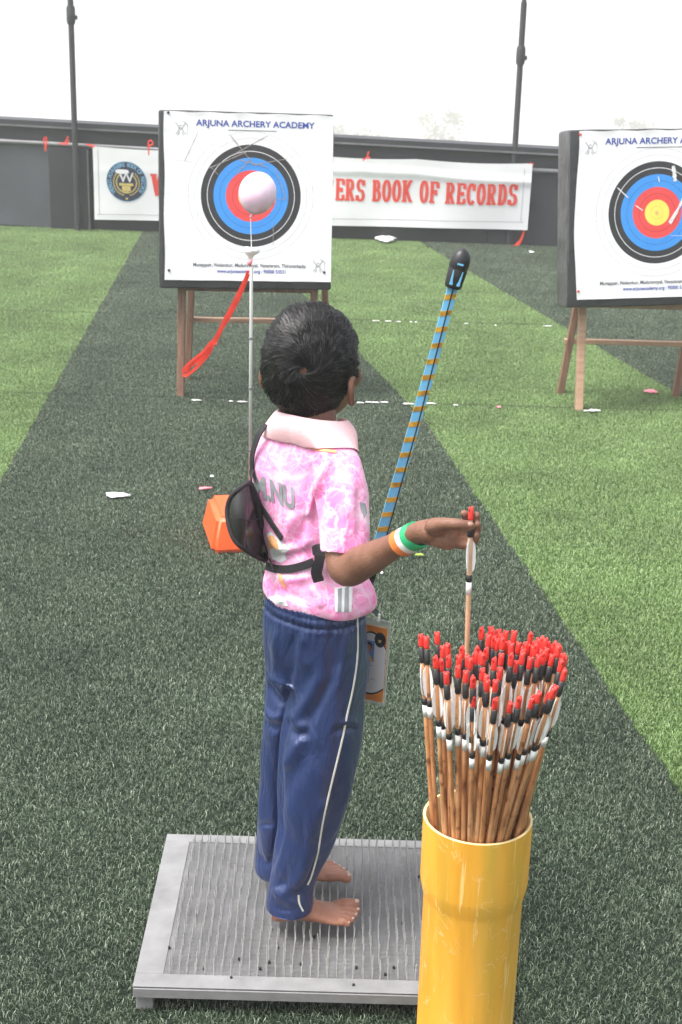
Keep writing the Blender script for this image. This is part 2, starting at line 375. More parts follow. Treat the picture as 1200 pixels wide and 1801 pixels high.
# slab serif condensed lettering drawn stroke by stroke
def arc(cx_, cy_, rx, ry, a0, a1, n=14): return [(cx_+rx*math.cos(R(a0+(a1-a0)*i/n)), cy_+ry*math.sin(R(a0+(a1-a0)*i/n))) for i in range(n+1)]
TK, TN = .23, .10
def glyph(ch):
    S_ = []; sf = lambda x, y, w_=.40: S_.append([(x-w_/2, y), (x+w_/2, y)])
    st = lambda x, a=0, b=1: S_.append([(x, a), (x, b)])
    w_ = .62
    if ch == 'O': S_.append(arc(.31, .5, .20, .46, 0, 360, 28))
    elif ch == 'C': S_.append(arc(.33, .5, .22, .46, 45, 318, 24)); S_.append([(.50, .66), (.50, .97)])
    elif ch == 'S': S_ += [arc(.30, .73, .18, .23, 20, 270, 16)+arc(.30, .27, .20, .23, 90, -160, 16)[1:], [(.50, .72), (.50, .97)], [(.08, .03), (.08, .28)]]
    elif ch == 'E': st(.16); sf(.30, .05, .56); sf(.30, .95, .56); S_ += [[(.16, .5), (.42, .5)], [(.55, .72), (.55, .95)], [(.55, .05), (.55, .28)], [(.42, .4), (.42, .6)]]
    elif ch == 'F': st(.16); sf(.30, .95, .56); sf(.18, .05, .38); S_ += [[(.16, .5), (.42, .5)], [(.55, .70), (.55, .95)], [(.42, .38), (.42, .62)]]
    elif ch == 'R': st(.16); sf(.16, .05, .36); S_ += [[(.02, .95), (.3, .95)]+arc(.32, .73, .17, .22, 90, -90, 12)+[(.16, .51)], [(.32, .5), (.52, .04)]]; sf(.55, .05, .22); w_ = .68
    elif ch == 'B': st(.16); S_ += [[(.02, .95), (.3, .95)]+arc(.30, .74, .15, .21, 90, -90, 12)+[(.16, .53)], [(.16, .52), (.32, .52)]+arc(.32, .285, .19, .235, 90, -90, 12)+[(.02, .05)]]
    elif ch == 'D': st(.16); S_ += [[(.02, .95), (.26, .95)]+arc(.26, .5, .26, .45, 90, -90, 18)+[(.02, .05)]]; w_ = .66
    elif ch == 'K': st(.16); sf(.16, .05, .34); sf(.16, .95, .34); S_ += [[(.52, .93), (.2, .42)], [(.28, .56), (.56, .06)]]; sf(.56, .95, .26); sf(.58, .05, .26); w_ = .72
    elif ch == 'W': S_ += [[(.12, .95), (.28, .04)], [(.28, .04), (.44, .9)], [(.44, .9), (.60, .04)], [(.60, .04), (.76, .95)]]; sf(.12, .95, .28); sf(.44, .95, .2); sf(.76, .95, .28); w_ = .9
    elif ch == 'L': st(.16); sf(.16, .95, .34); sf(.30, .05, .56); S_ += [[(.55, .05), (.55, .34)]]
    elif ch == 'A': S_ += [[(.1, .05), (.34, .97)], [(.34, .97), (.56, .05)], [(.2, .34), (.48, .34)]]; sf(.1, .05, .24); sf(.57, .05, .26); w_ = .7
    elif ch == 'H': st(.15); st(.53); [sf(x, y, .30) for x in (.15, .53) for y in (.05, .95)]; S_ += [[(.15, .5), (.53, .5)]]; w_ = .7
    elif ch == 'I': st(.16); sf(.16, .05, .34); sf(.16, .95, .34); w_ = .34
    elif ch == 'V': S_ += [[(.1, .95), (.34, .04)], [(.34, .04), (.57, .95)]]; sf(.1, .95, .26); sf(.57, .95, .24); w_ = .7
    elif ch == ' ': w_ = .34
    return S_, w_
def slab_text(s, h, xs=1.0, gap=.07):
    mb = MB(); x = 0; q = 0
    for ch in s:
        S_, w_ = glyph(ch)
        for path in S_:
            L_, R_ = [], []
            for i, p in enumerate(path):
                a = path[max(i-1, 0)]; b = path[min(i+1, len(path)-1)]
                t = Vector((b[0]-a[0], b[1]-a[1])).normalized(); wd = TN+(TK-TN)*abs(t.y)**1.3; n_ = Vector((-t.y, t.x))*wd/2
                L_.append(Vector(p)+n_); R_.append(Vector(p)-n_)
            z = .00004*q; q += 1
            vs = []
            for a, b in zip(L_, R_): vs += [Vector(((x+a.x)*xs*h, a.y*h, z)), Vector(((x+b.x)*xs*h, b.y*h, z))]
            mb.add(vs, [(2*i, 2*i+1, 2*i+3, 2*i+2) for i in range(len(path)-1)])
        x += w_+gap
    return mb, (x-gap)*xs*h

# ------------------------------------------------------------ the ground: turf backing sheet and turf fibres
gm = MB(); gm.add([(-30, -20, 0), (30, -20, 0), (30, 10.9, 0), (-30, 10.9, 0)], [(0, 1, 2, 3)])
tag(gm.build('ground', M['turf_base']), kind='structure')
def turf():
    T = .4; n = 13500; v = []; f = []
    for i in range(n):
        x, y = random.uniform(0, T), random.uniform(0, T); a = random.uniform(0, 2*math.pi); h = random.uniform(.0055, .0095)
        wd = random.uniform(.00042, .0008); ln = random.uniform(.002, .0068); cv = random.uniform(-1.3, 1.3)
        d = Vector((math.cos(a), math.sin(a), 0)); s_ = Vector((-d.y, d.x, 0)); p0 = Vector((x-T/2, y-T/2, 0)); b = len(v)
        for k, (hh, ll, ww) in enumerate(((0, 0, 1), (.55, .25, 1), (.9, .65, .85), (.92+cv*.12, 1.1, .3))):
            c = p0+d*ln*ll+Vector((0, 0, h*hh))+s_*ln*cv*ll*ll*.7
            v += [c-s_*wd*ww, c+s_*wd*ww]
        f += [(b, b+1, b+3, b+2), (b+2, b+3, b+5, b+4), (b+4, b+5, b+7, b+6)]
    o = mobj('turf', v, f, M['turf']); o.location = (0, 0, .001)
    g = bpy.data.node_groups.new('turf_spread', 'GeometryNodeTree')
    g.interface.new_socket('Geometry', in_out='INPUT', socket_type='NodeSocketGeometry')
    g.interface.new_socket('Geometry', in_out='OUTPUT', socket_type='NodeSocketGeometry')
    gi = g.nodes.new('NodeGroupInput'); go = g.nodes.new('NodeGroupOutput')
    gr = g.nodes.new('GeometryNodeMeshGrid'); nx, ny = 40, 26
    gr.inputs['Size X'].default_value = T*(nx-1); gr.inputs['Size Y'].default_value = T*(ny-1)
    gr.inputs['Vertices X'].default_value = nx; gr.inputs['Vertices Y'].default_value = ny
    tr = g.nodes.new('GeometryNodeTransform'); tr.inputs['Translation'].default_value = (0, T*(ny-1)/2+.42, 0)
    ip = g.nodes.new('GeometryNodeInstanceOnPoints')
    rv = g.nodes.new('FunctionNodeRandomValue'); rv.data_type = 'INT'
    ii = [s for s in rv.inputs if s.type == 'INT' and s.name in ('Min', 'Max')]; ii[0].default_value = 0; ii[1].default_value = 3
    mu = g.nodes.new('ShaderNodeMath'); mu.operation = 'MULTIPLY'; mu.inputs[1].default_value = math.pi/2
    cb = g.nodes.new('ShaderNodeCombineXYZ')
    K = g.links.new
    io = [s for s in rv.outputs if s.type == 'INT'][0]
    K(gr.outputs['Mesh'], tr.inputs['Geometry']); K(tr.outputs[0], ip.inputs['Points']); K(gi.outputs[0], ip.inputs['Instance'])
    K(io, mu.inputs[0]); K(mu.outputs[0], cb.inputs[2]); K(cb.outputs[0], ip.inputs['Rotation']); K(ip.outputs[0], go.inputs[0])
    md = o.modifiers.new('spread', 'NODES'); md.node_group = g
    tag(o, kind='stuff', label='short curly artificial turf in dark grey-green and light green lanes', cat='artificial turf')
turf()

# ------------------------------------------------------------ parapet wall, poles, banner
WA = Vector((-2.519, 10.631, 0)); WB = Vector((1.456, 10.37, 0)); WD = (WB-WA).normalized(); WN = Vector((WD.y, -WD.x, 0))  # WN towards the camera
wm = Matrix(((WD.x, -WN.x, 0, WA.x), (WD.y, -WN.y, 0, WA.y), (0, 0, 1, 0), (0, 0, 0, 1)))   # local x along, y away, z up
WL = (WB-WA).length
def wall():
    sl = -.021   # its top runs very slightly downhill to the right
    def box(mb, x0, x1, y0, y1, z0, z1, bev=0, k=0):
        vs = [(x, y, (z if z <= .001 else z+sl*x)) for z in (z0, z1) for x, y in ((x0, y0), (x1, y0), (x1, y1), (x0, y1))]
        mb.add([wm @ Vector(v) for v in vs], [(3, 2, 1, 0), (4, 5, 6, 7), (0, 1, 5, 4), (1, 2, 6, 5), (2, 3, 7, 6), (3, 0, 4, 7)], k)
    t = empty('parapet_wall', WA+WD*2)
    tag(t, 'low dark grey parapet wall of sheet panels running behind the targets', 'wall')
    a, b = -10, 14
    mb = MB(); box(mb, a, b, .0, .12, .0, .60); adopt(mb.build('wall_core', M['wall_dark']), t)
    mb = MB(); box(mb, a, b, -.01, .16, .60, .722); adopt(mb.build('upper_band', M['wall_dark']), t)
    mb = MB(); box(mb, a, b, -.04, .20, .7225, .757); adopt(mb.build('coping', M['wall_dark']), t)
    mb = MB(); box(mb, a, b, -.048, -.041, .712, .724); adopt(mb.build('trim_strip', M['rail']), t)
    mb = MB(); mb.tube([wm @ Vector((x, -.03, .603+sl*x)) for x in (a, b)], .017, 10); o = mb.build('rail', M['rail'], smooth=True); adopt(o, t)
    x0 = -7.2
    for i, (p0, p1, mm, th) in enumerate(((-3.9, -2.0, 'wall_blue', .012), (-1.98, .385, 'wall_blue', .014), (.39, .665, 'wall_dark', .05), (.67, 1.98, 'wall_dark', .012), (1.99, 3.50, 'wall_dark', .012), (3.51, 5.2, 'wall_dark', .02), (5.21, 7.2, 'wall_dark', .012))):
        mb = MB(); box(mb, p0, p1, -th, -.002, .012+.004*(i % 2), .585); adopt(mb.build('wall_panel', M[mm]), t)
    mb = MB(); box(mb, .668, .676, -.060, -.016, .02, .58); adopt(mb.build('panel_edge', M['rail']), t)
wall()
def pole(u, vb, label):
    base = P(u, vb, 10.5 if u < 400 else 10.368); t = empty('pole', (base.x, base.y, 0))
    mb = MB(); mb.tube([(0, 0, .0), (0, 0, 1.62)], .0205, 16); o = mb.build('lower_tube', M['pole'], t); smooth_auto(o)
    jz = 1.40 if u < 400 else 1.22
    mb = MB(); mb.tube([(0, 0, jz), (0, 0, jz+.02), (0, 0, jz+.1), (0, 0, jz+.12)], [.026, .031, .031, .026], 16)
    mb.box((.02, -.012, jz+.03), (.044, .012, jz+.06), bev=.003); o = mb.build('clamp', M['pole'], t); smooth_auto(o)
    mb = MB(); mb.tube([(0, 0, 1.60), (0, 0, 4.2)], .0155, 16); o = mb.build('upper_tube', M['pole'], t); smooth_auto(o)
    tag(t, label, 'pole', 'poles along the parapet')
pole(132, 247, 'slim dark steel pole rising from the wall left of the left target')
pole(905, 275, 'slim dark steel pole rising from the wall behind the right end of the banner')

def banner():
    YB = 10.44
    def wy(x): return WA.y + (x-WA.x)*WD.y/WD.x - .075
    def bp(u, v):
        # wall-parallel plane just in front of the wall
        d = ray(u, v); n = WN; o = WA + WN*.075; k = (o-CAM).dot(n)/d.dot(n); return CAM+d*k
    tl, tr, br, bl = bp(163, 257), bp(937, 288), bp(928, 405), bp(167, 386)
    # real shape of the cloth sheet: bilinear with sags and folds
    def surf(s, t_):     # s 0..1 along, t 0..1 down
        p = tl*(1-s)*(1-t_)+tr*s*(1-t_)+br*s*t_+bl*(1-s)*t_
        p = p + Vector((0, 0, -.012*abs(math.sin(math.pi*4.05*s))*(1-t_)))
        y = .008*math.sin(23*s+2*t_)*t_ + .006*math.sin(9*s-3*t_) + .012*math.exp(-((t_-.18-.25*abs(s-.62))/.05)**2)*(1 if s > .5 else .2)
        return p + WN*y
    t = empty('banner', (bl.x+1.5, bl.y, 0))
    mb = MB(); nx, ny = 150, 24
    vs = [surf(i/nx, j/ny) for j in range(ny+1) for i in range(nx+1)]
    mb.add(vs, [(j*(nx+1)+i, j*(nx+1)+i+1, (j+1)*(nx+1)+i+1, (j+1)*(nx+1)+i) for j in range(ny) for i in range(nx)])
    o = mb.build('cloth', M['banner'], smooth=True); adopt(o, t)
    Wd = (tr-tl).length; Hd = (tl-bl).length
    def put(mb_vs, fs, m, name, off=.003):
        vs = [surf(v.x/Wd, v.y/Hd)+WN*(off+v.z) for v in mb_vs]; o = mobj(name, vs, fs, m); adopt(o, t); return o
    def cut(vs, fs, n):
        return vs, fs
    sc = Wd/770.
    # lettering; text local y up -> cloth down
    def words(s, u0, u1, vtop, h, nm_):
        mb, w_ = slab_text(s, h*sc, 1.0); k = (u1-u0)*sc/w_
        vs = [Vector(((u0-163)*sc+v.x*k, vtop*sc+(h*sc-v.y), v.z)) for v in mb.v]
        fs = [tuple(reversed(f)) for f in mb.f]
        put(vs, fs, M['red_ink'], nm_)
    words('WORLD ACHIEV', 266, 589, 42, 41, 'lettering')
    words('ERS BOOK OF RECORDS', 593, 911, 39, 41, 'lettering')
    # round emblem
    cx_, cy_, r = (222-163)*sc, 58*sc, 36*sc
    def disc(r0, r1, m, nme, off, n=64, y0=0):
        vs = [Vector((cx_+q*math.cos(2*math.pi*i/n), cy_+q*math.sin(2*math.pi*i/n), 0)) for q in (r0, r1) for i in range(n)]
        put(vs, [(i, (i+1) % n, n+(i+1) % n, n+i) for i in range(n)], m, nme, off)
    disc(.0001, r, M['navy'], 'emblem', .002); disc(r*.97, r*1.0, M['lblue'], 'emblem_ring', .0026)
    mb = MB()
    s = 'WORLD ACHIEVERS BOOK OF RECORDS'
    for i, ch in enumerate(s):
        if ch == ' ': continue
        a = R(-215+ (250)*i/(len(s)-1)); vs, fs = text_mesh(ch, 9.5*sc, bold=.15*sc)
        rr = r*.83; c_, s_ = math.cos(a+math.pi/2), math.sin(a+math.pi/2)
        mb.add([Vector((cx_+rr*math.cos(a)+v.x*c_+v.y*s_, cy_+rr*math.sin(a)+v.x*s_-v.y*c_, 0)) for v in vs], fs)
    put(mb.v, mb.f, M['lblue'], 'emblem_lettering', .004)
    mb = MB()
    for sg in (-1, 1):
        for i in range(11):
            a = R(90-sg*(18+i*11.5)); 
            for q in (.5, .64):
                p = Vector((cx_+r*q*math.cos(a), cy_+2*sc+r*q*math.sin(a), 0)); d = Vector((math.sin(a)*sg, -math.cos(a)*sg, 0)); d = (d+Vector((math.cos(a), math.sin(a), 0))*(.5 if q > .55 else -.5)).normalized()
                n_ = Vector((-d.y, d.x, 0)); l_ = 3.0*sc; w_ = 1.1*sc
                mb.add([p-d*l_, p+n_*w_, p+d*l_, p-n_*w_], [(0, 1, 2, 3)])
    # open book on a stand
    for (x0, y0, x1, y1) in ((-13, 3, 12, 7.5), (-8, 8, 7, 17), (-4.5, 17.5, 4, 21), (-2, 29, 2, 32)):
        mb.add([Vector((cx_+x*sc, cy_+y*sc, 0)) for x, y in ((x0, y0), (x1, y0), (x1, y1), (x0, y1))], [(0, 1, 2, 3)])
    put(mb.v, mb.f, M['gold'], 'emblem_laurel', .0045)
    vs, fs = text_mesh('W', 25*sc, bold=.3*sc); put([Vector((cx_+v.x, cy_-6.5*sc-v.y, 0)) for v in vs], fs, M['pale_print'], 'emblem_letter', .005)
    # printed border line and hem
    for nme, m_, th in (('border_line', 'grey_ink', .0022),):
        mb = MB()
        for (u0, v0, u1, v1) in ((5, 118, 762, 112), (757, 10, 757, 110), (9, 6, 9, 118)):
            n = 60
            for i in range(n):
                a, b = i/n, (i+1)/n; p = Vector((u0+(u1-u0)*a, v0+(v1-v0)*a, 0))*sc; q = Vector((u0+(u1-u0)*b, v0+(v1-v0)*b, 0))*sc
                d = (q-p).normalized(); nn = Vector((-d.y, d.x, 0))*.0016; mb.add([p-nn, q-nn, q+nn, p+nn], [(0, 1, 2, 3)])
        mb.v = [Vector((v.x, min(v.y, Hd*.995), 0)) for v in mb.v]
        put(mb.v, mb.f, M[m_], nme, .0025)
    tag(t, 'long white banner with red book of records lettering tied along the dark wall', 'banner')
banner()
def rib(name, pts, w_, m, nrm=Vector((0, -1, .2)), label=None, cat='ribbon', wig=0, group=None):
    mb = MB()
    for strand in pts:
        q = catmull(strand, 6); mb.ribbon([Vector(p) for p in q], w_, nrm, .0008)
    o = mb.build(name, m); tag(o, label, cat, group); return o
Yw = 10.33
ties = [
 ([[P(79, 241, Yw), P(77, 248, Yw), P(80, 256, Yw), P(79, 262, Yw)], [P(81, 240, Yw), P(82, 250, Yw), P(80, 266, Yw)]], 'red string hanging from the rail at the far left of the wall'),
 ([[P(120, 240, Yw), P(117, 247, Yw), P(114, 252, Yw)], [P(105, 252, Yw), P(118, 253, Yw), P(121, 246, Yw)]], 'red string knotted on the rail just left of the left pole'),
 ([[P(160, 254, Yw), P(163, 258, Yw), P(168, 256, Yw)], [P(152, 254, Yw), P(163, 256, Yw)]], 'red tie at the top left corner of the banner'),
 ([[P(262, 262, Yw), P(261, 250, Yw), P(266, 247, Yw), P(269, 253, Yw), P(263, 256, Yw)], [P(262, 256, Yw), P(262, 273, Yw)]], 'red string loop above the banner beside the left target'),
 ([[P(649, 266, Yw), P(647, 274, Yw), P(651, 279, Yw)], [P(638, 282, Yw), P(647, 276, Yw)]], 'red tie holding the middle of the banner top edge'),
 ([[P(927, 288, Yw), P(933, 290, Yw), P(939, 288, Yw)], [P(930, 293, Yw), P(934, 286, Yw)]], 'red tie at the top right corner of the banner'),
 ([[P(923, 401, Yw), P(920, 415, Yw), P(912, 430, Yw), P(896, 434, Yw)], [P(922, 405, Yw), P(915, 422, Yw), P(903, 436, Yw), P(888, 437, Yw)], [P(912, 425, Yw), P(905, 432, Yw), P(890, 433, Yw)]], 'red ribbon trailing from the bottom right corner of the banner to the turf'),
]
for s_, lb in ties: rib('red_string', s_, .010, M['red_rib'], label=lb, cat='string', group='red ties along the banner')

# ------------------------------------------------------------ targets on easels
def make_target(name, fc, yaw, roll, tilt, labels, dx_left, pins, damage, legs):
    # fc: world point of the ring centre on the paper
    bd = empty('target_board', fc)
    rot = Matrix.Rotation(yaw, 3, 'Z') @ Matrix.Rotation(-tilt, 3, 'X') @ Matrix.Rotation(roll, 3, 'Y')
    bd.rotation_euler = rot.to_euler()
    Wb, T = .69, .155
    x0, x1, z0, z1 = dx_left, dx_left+Wb, -.367, .323
    # board local: x right, z up, y away from camera; ring centre at origin, paper at y=-.004
    mb = MB(); n = 22
    bm = bmesh.new(); bmesh.ops.create_cube(bm, size=1)
    for v in bm.verts: v.co = Vector(((x0+x1)/2+v.co.x*Wb, T/2+v.co.y*T, (z0+z1)/2+v.co.z*(z1-z0)))
    bmesh.ops.bevel(bm, geom=bm.edges[:], offset=.012, segments=3, affect='EDGES', profile=.6)
    bmesh.ops.subdivide_edges(bm, edges=bm.edges[:], cuts=7, use_grid_fill=True)
    for v in bm.verts:
        q = noise.noise(v.co*9+Vector((fc[0]*9, 0, 0)))*.004+noise.noise(v.co*26)*.0015
        if v.co.y > .004: v.co += Vector((q if v.co.x > 0 else -q, 0, q))
        else: v.co.y += abs(q)*.4
    me = bpy.data.meshes.new('foam_block'); bm.to_mesh(me); bm.free(); me.materials.append(M['black_wrap']); me.materials.append(M['grey_wrap'])
    fb = bpy.data.objects.new('foam_block', me); col.objects.link(fb); fb.parent = bd; smooth_auto(fb, 50)
    for p in me.polygons:
        if p.normal.x < -.7 and fc[0] > 0: p.material_index = 1
    # paper
    px0, px1, pz0, pz1 = x0+.020, x1-.003, z0+.034, z1-.006
    if fc[0] > 0: px0 += .012
    def wave(x, z):
        e = max(0, (x-px0) and 0)
        edge = min(x-px0, px1-x, z-pz0, pz1-z); k = math.exp(-max(edge, 0)/.03)
        return -.004 - .0015*math.sin(9*x+4*z) - .004*k*(.5+.5*math.sin(37*x+29*z)) - .002
    def sx_(x, z):   # wavy left margin of the right hand sheet
        return x + (.008*math.sin((z-pz0)*9+2.2)*max(0, 1-(x-px0)/.08) if fc[0] > 0 else .002*math.sin(z*20)*max(0, 1-(x-px0)/.06))
    vs = []; nx = nz = 60
    for j in range(nz+1):
        for i in range(nx+1):
            x = px0+(px1-px0)*i/nx; z = pz0+(pz1-pz0)*j/nz
            if j == nz: z += .004*math.sin(i*.5)*.4
            vs.append(Vector((sx_(x, z), wave(x, z), z)))
    fs = [(j*(nx+1)+i, j*(nx+1)+i+1, (j+1)*(nx+1)+i+1, (j+1)*(nx+1)+i) for j in range(nz) for i in range(nx)]
    pp = mobj('target_face', vs, fs, M['face'], bd, smooth=True)
    def put(vs, fs, m, nme, cx_=0, cz_=0, rot_=0, off=.0012, sc=(1, 1)):
        c_, s_ = math.cos(rot_), math.sin(rot_)
        q = []
        for v in vs:
            x = cx_+(v.x*sc[0])*c_-(v.y*sc[1])*s_; z = cz_+(v.x*sc[0])*s_+(v.y*sc[1])*c_; q.append(Vector((x, wave(x, z)-off-v.z, z)))
        return mobj(nme, q, fs, m, bd)
    vs, fs = text_mesh('ARJUNA ARCHERY ACADEMY', .036, bold=.0008); k = .468/text_width(vs)
    put(vs, fs, M['blue_ink'], 'lettering', .016, .276, 0, sc=(k, k*.94))
    put([Vector(v) for v in ((-.095, -.0014, 0), (.095, -.0014, 0), (.095, .0014, 0), (-.095, .0014, 0))], [(0, 1, 2, 3)], M['dark_ink'], 'lettering', .004, .252)
    vs, fs = text_mesh('Mugappair, Nolambur, Maduravoyal, Vanagaram, Thiruverkadu', .017, bold=.0003); k = .45/text_width(vs)
    put(vs, fs, M['dark_ink'], 'lettering', -.004, -.272, 0, sc=(k, k*1.1))
    vs, fs = text_mesh('www.arjunaacademy.org : 95000 53531', .013, bold=.0003); k = .275/text_width(vs)
    put(vs, fs, M['blue_ink'], 'lettering', .005, -.296, 0, sc=(k, k*1.1))
    # faint archer emblem: two facing bows under an arch
    for (ex, ez) in ((-.277, .252), (.272, -.272)):
        mb = MB()
        def stroke(pts, w_=.0011):
            for a, b in zip(pts[:-1], pts[1:]):
                a = Vector((a[0], a[1], 0)); b = Vector((b[0], b[1], 0)); d = (b-a).normalized(); n_ = Vector((-d.y, d.x, 0))*w_; mb.add([a-n_, b-n_, b+n_, a+n_], [(0, 1, 2, 3)])
        for sg in (-1, 1):
            stroke([(sg*.020, .024), (sg*.011, .012), (sg*.006, .002), (sg*.010, -.010), (sg*.020, -.020)], .0014)
            stroke([(sg*.006, .002), (0, .004)]); stroke([(sg*.004, -.012), (sg*.012, -.024)], .0014)
        stroke(arc(.0, .0, .030, .030, 20, 75, 6)); stroke([(.024, .022), (.028, .002), (.024, -.02)], .0008); stroke(arc(0, .006, .006, .008, 30, 330, 8), .0012)
        put(mb.v, mb.f, M['grey_ink'], 'emblem', ex, ez)
    for (x, z) in pins:
        mb = MB(); y = wave(x, z)
        mb.tube([(x, y+.002, z), (x, y-.003, z), (x, y-.005, z)], [.0055, .0055, .003], 12); mb.build('pin', M['black'] if fc[0] < 0 else M['red_ink'], bd)
    torn = mat('torn paper', (.34, .31, .29) if fc[0] < 0 else (.86, .86, .88), .5, .4, 120)
    for a, b, w_ in damage:
        mb = MB()
        a = Vector((a[0], a[1], 0)); b = Vector((b[0], b[1], 0)); d = (b-a).normalized(); n_ = Vector((-d.y, d.x, 0))*w_
        k = 8
        for i in range(k):
            p = a+(b-a)*i/k; q = a+(b-a)*(i+1)/k; j1 = n_*(.5+.5*((i*7) % 3)/2); mb.add([p-j1, q-n_*.7, q+n_*.7, p+j1], [(0, 1, 2, 3)])
        put(mb.v, mb.f, torn, 'scratch_mark', off=.0022)
    tag(bd, labels[0], 'archery target', 'archery targets')
    # easel
    e = empty('easel', (fc[0], legs['yf'], 0)); ex = fc[0]
    def bar(a, b, w_, th, nme, m):
        a = Vector(a); b = Vector(b); d = (b-a).normalized(); up = Vector((0, -1, 0)) if abs(d.z) > .5 else Vector((0, 0, 1))
        s_ = d.cross(up).normalized(); u2 = s_.cross(d).normalized(); mt = Matrix((( s_.x, u2.x, d.x, a.x), (s_.y, u2.y, d.y, a.y), (s_.z, u2.z, d.z, a.z), (0, 0, 0, 1)))
        mb = MB(); mb.box((-w_/2, -th/2, 0), (w_/2, th/2, (b-a).length), mat4=mt, bev=.003); o = mb.build(nme, m); adopt(o, e)
    zb = fc[2]-.352
    for (f0, t0) in legs['front']: bar(f0, t0, .030, .040, 'leg', M[legs['m']])
    for (f0, t0) in legs['rear']: bar(f0, t0, .028, .034, 'leg', M[legs['m2']])
    for (f0, t0, w_) in legs['bars']: bar(f0, t0, w_, .024, 'crossbar', M[legs['m']])
    for (f0, t0, w_) in legs['rbars']: bar(f0, t0, w_, .02, 'crossbar', M['pale_wood'])
    tag(e, labels[1], 'easel', 'wooden easels under the targets')
    return bd
Yf = 5.92
def GG(u, v): g = G(u, v); return Vector((g.x, g.y, .0))
la, lb_ = GG(318, 697), GG(330, 668)
make_target('left', P(441.5, 345, 5.90), R(8), R(0.6), R(7),
    ('square archery target with a pink balloon in front of it and scratched paper', 'dark wooden easel under the left target behind the child'), -.362,
    ((-.325, .312), (-.325, -.295), (.298, -.295)),
    [((-.21, .24), (-.262, .13), .0016), ((-.262, .13), (-.30, .131), .0006), ((-.262, .13), (-.235, .128), .0006), ((-.085, .235), (.0, .135), .0022), ((.065, .235), (-.06, .165), .0022), ((-.02, .17), (-.165, .105), .0022), ((.0, .145), (-.055, .09), .002), ((-.05, .14), (.06, .115), .002), ((.0, .12), (.14, .147), .0018),
     ((.095, .11), (.14, -.01), .0018), ((.14, -.01), (.10, -.008), .0012), ((-.165, .115), (-.13, .08), .0014), ((.09, -.10), (.09, -.19), .0012)],
    dict(yf=5.95, m='wood', m2='wood',
         front=[(la, Vector((la.x+.005, 5.95, .52))), (Vector((-.135, 5.92, 0)), Vector((-.135, 5.98, .52)))],
         rear=[(lb_, Vector((lb_.x+.06, 6.12, 1.05))), (Vector((-.08, 6.26, 0)), Vector((-.12, 6.16, 1.05)))],
         bars=[(Vector((-.69, 5.965, .445)), Vector((-.125, 5.985, .445)), .045)],
         rbars=[(Vector((-.66, 6.19, .265)), Vector((-.12, 6.22, .265)), .030)]))
ra, rb_, rc = GG(1018, 722), GG(985, 693), GG(1188, 698)
tb = make_target('right', P(1155, 374, 5.88), R(8), R(-1.7), R(7),
    ('archery target cut by the right edge, wrapped in grey plastic, with its yellow centre showing', 'pale wooden easel under the right target'), -.362,
    ((-.318, .305), (-.318, -.30), (.298, -.295)),
    [((.055, -.045), (.13, .10), .007), ((.13, .10), (.21, .25), .004), ((.05, -.04), (.075, .0), .006), ((-.165, .10), (-.12, .06), .003), ((-.2, -.24), (-.05, -.245), .001), ((.0, .14), (.005, .12), .003), ((-.09, .03), (-.06, .01), .003), ((.055, -.09), (.16, -.095), .001), ((.06, .18), (.07, .12), .01)],
    dict(yf=5.9, m='pale_wood', m2='wood',
         front=[(ra, Vector((ra.x-.005, 5.95, .52))), (Vector((1.62, 5.85, 0)), Vector((1.60, 5.97, .47)))],
         rear=[(rb_, Vector((rb_.x+.10, 6.06, 1.0))), (rc, Vector((rc.x+.06, 6.06, 1.0)))],
         bars=[(Vector((ra.x-.02, 5.965, .42)), Vector((1.66, 5.97, .42)), .038)],
         rbars=[(Vector((rb_.x, 6.10, .235)), Vector((rc.x+.05, 6.10, .235)), .028)]))
# pink centre scuff on the right target
def scuff():
    mb = MB()
    for i in range(26):
        a = random.uniform(0, 6.28); r = random.uniform(0, .012); x, z = r*math.cos(a)*1.3, r*math.sin(a)*.8; s_ = random.uniform(.001, .003)
        mb.add([(x-s_, -.0075-.0001*i, z), (x, -.0075-.0001*i, z-s_*.6), (x+s_, -.0075-.0001*i, z), (x, -.0075-.0001*i, z+s_*.6)], [(0, 1, 2, 3)])
    mb.build('centre_scuff', M['litter_pink'], tb)
scuff()

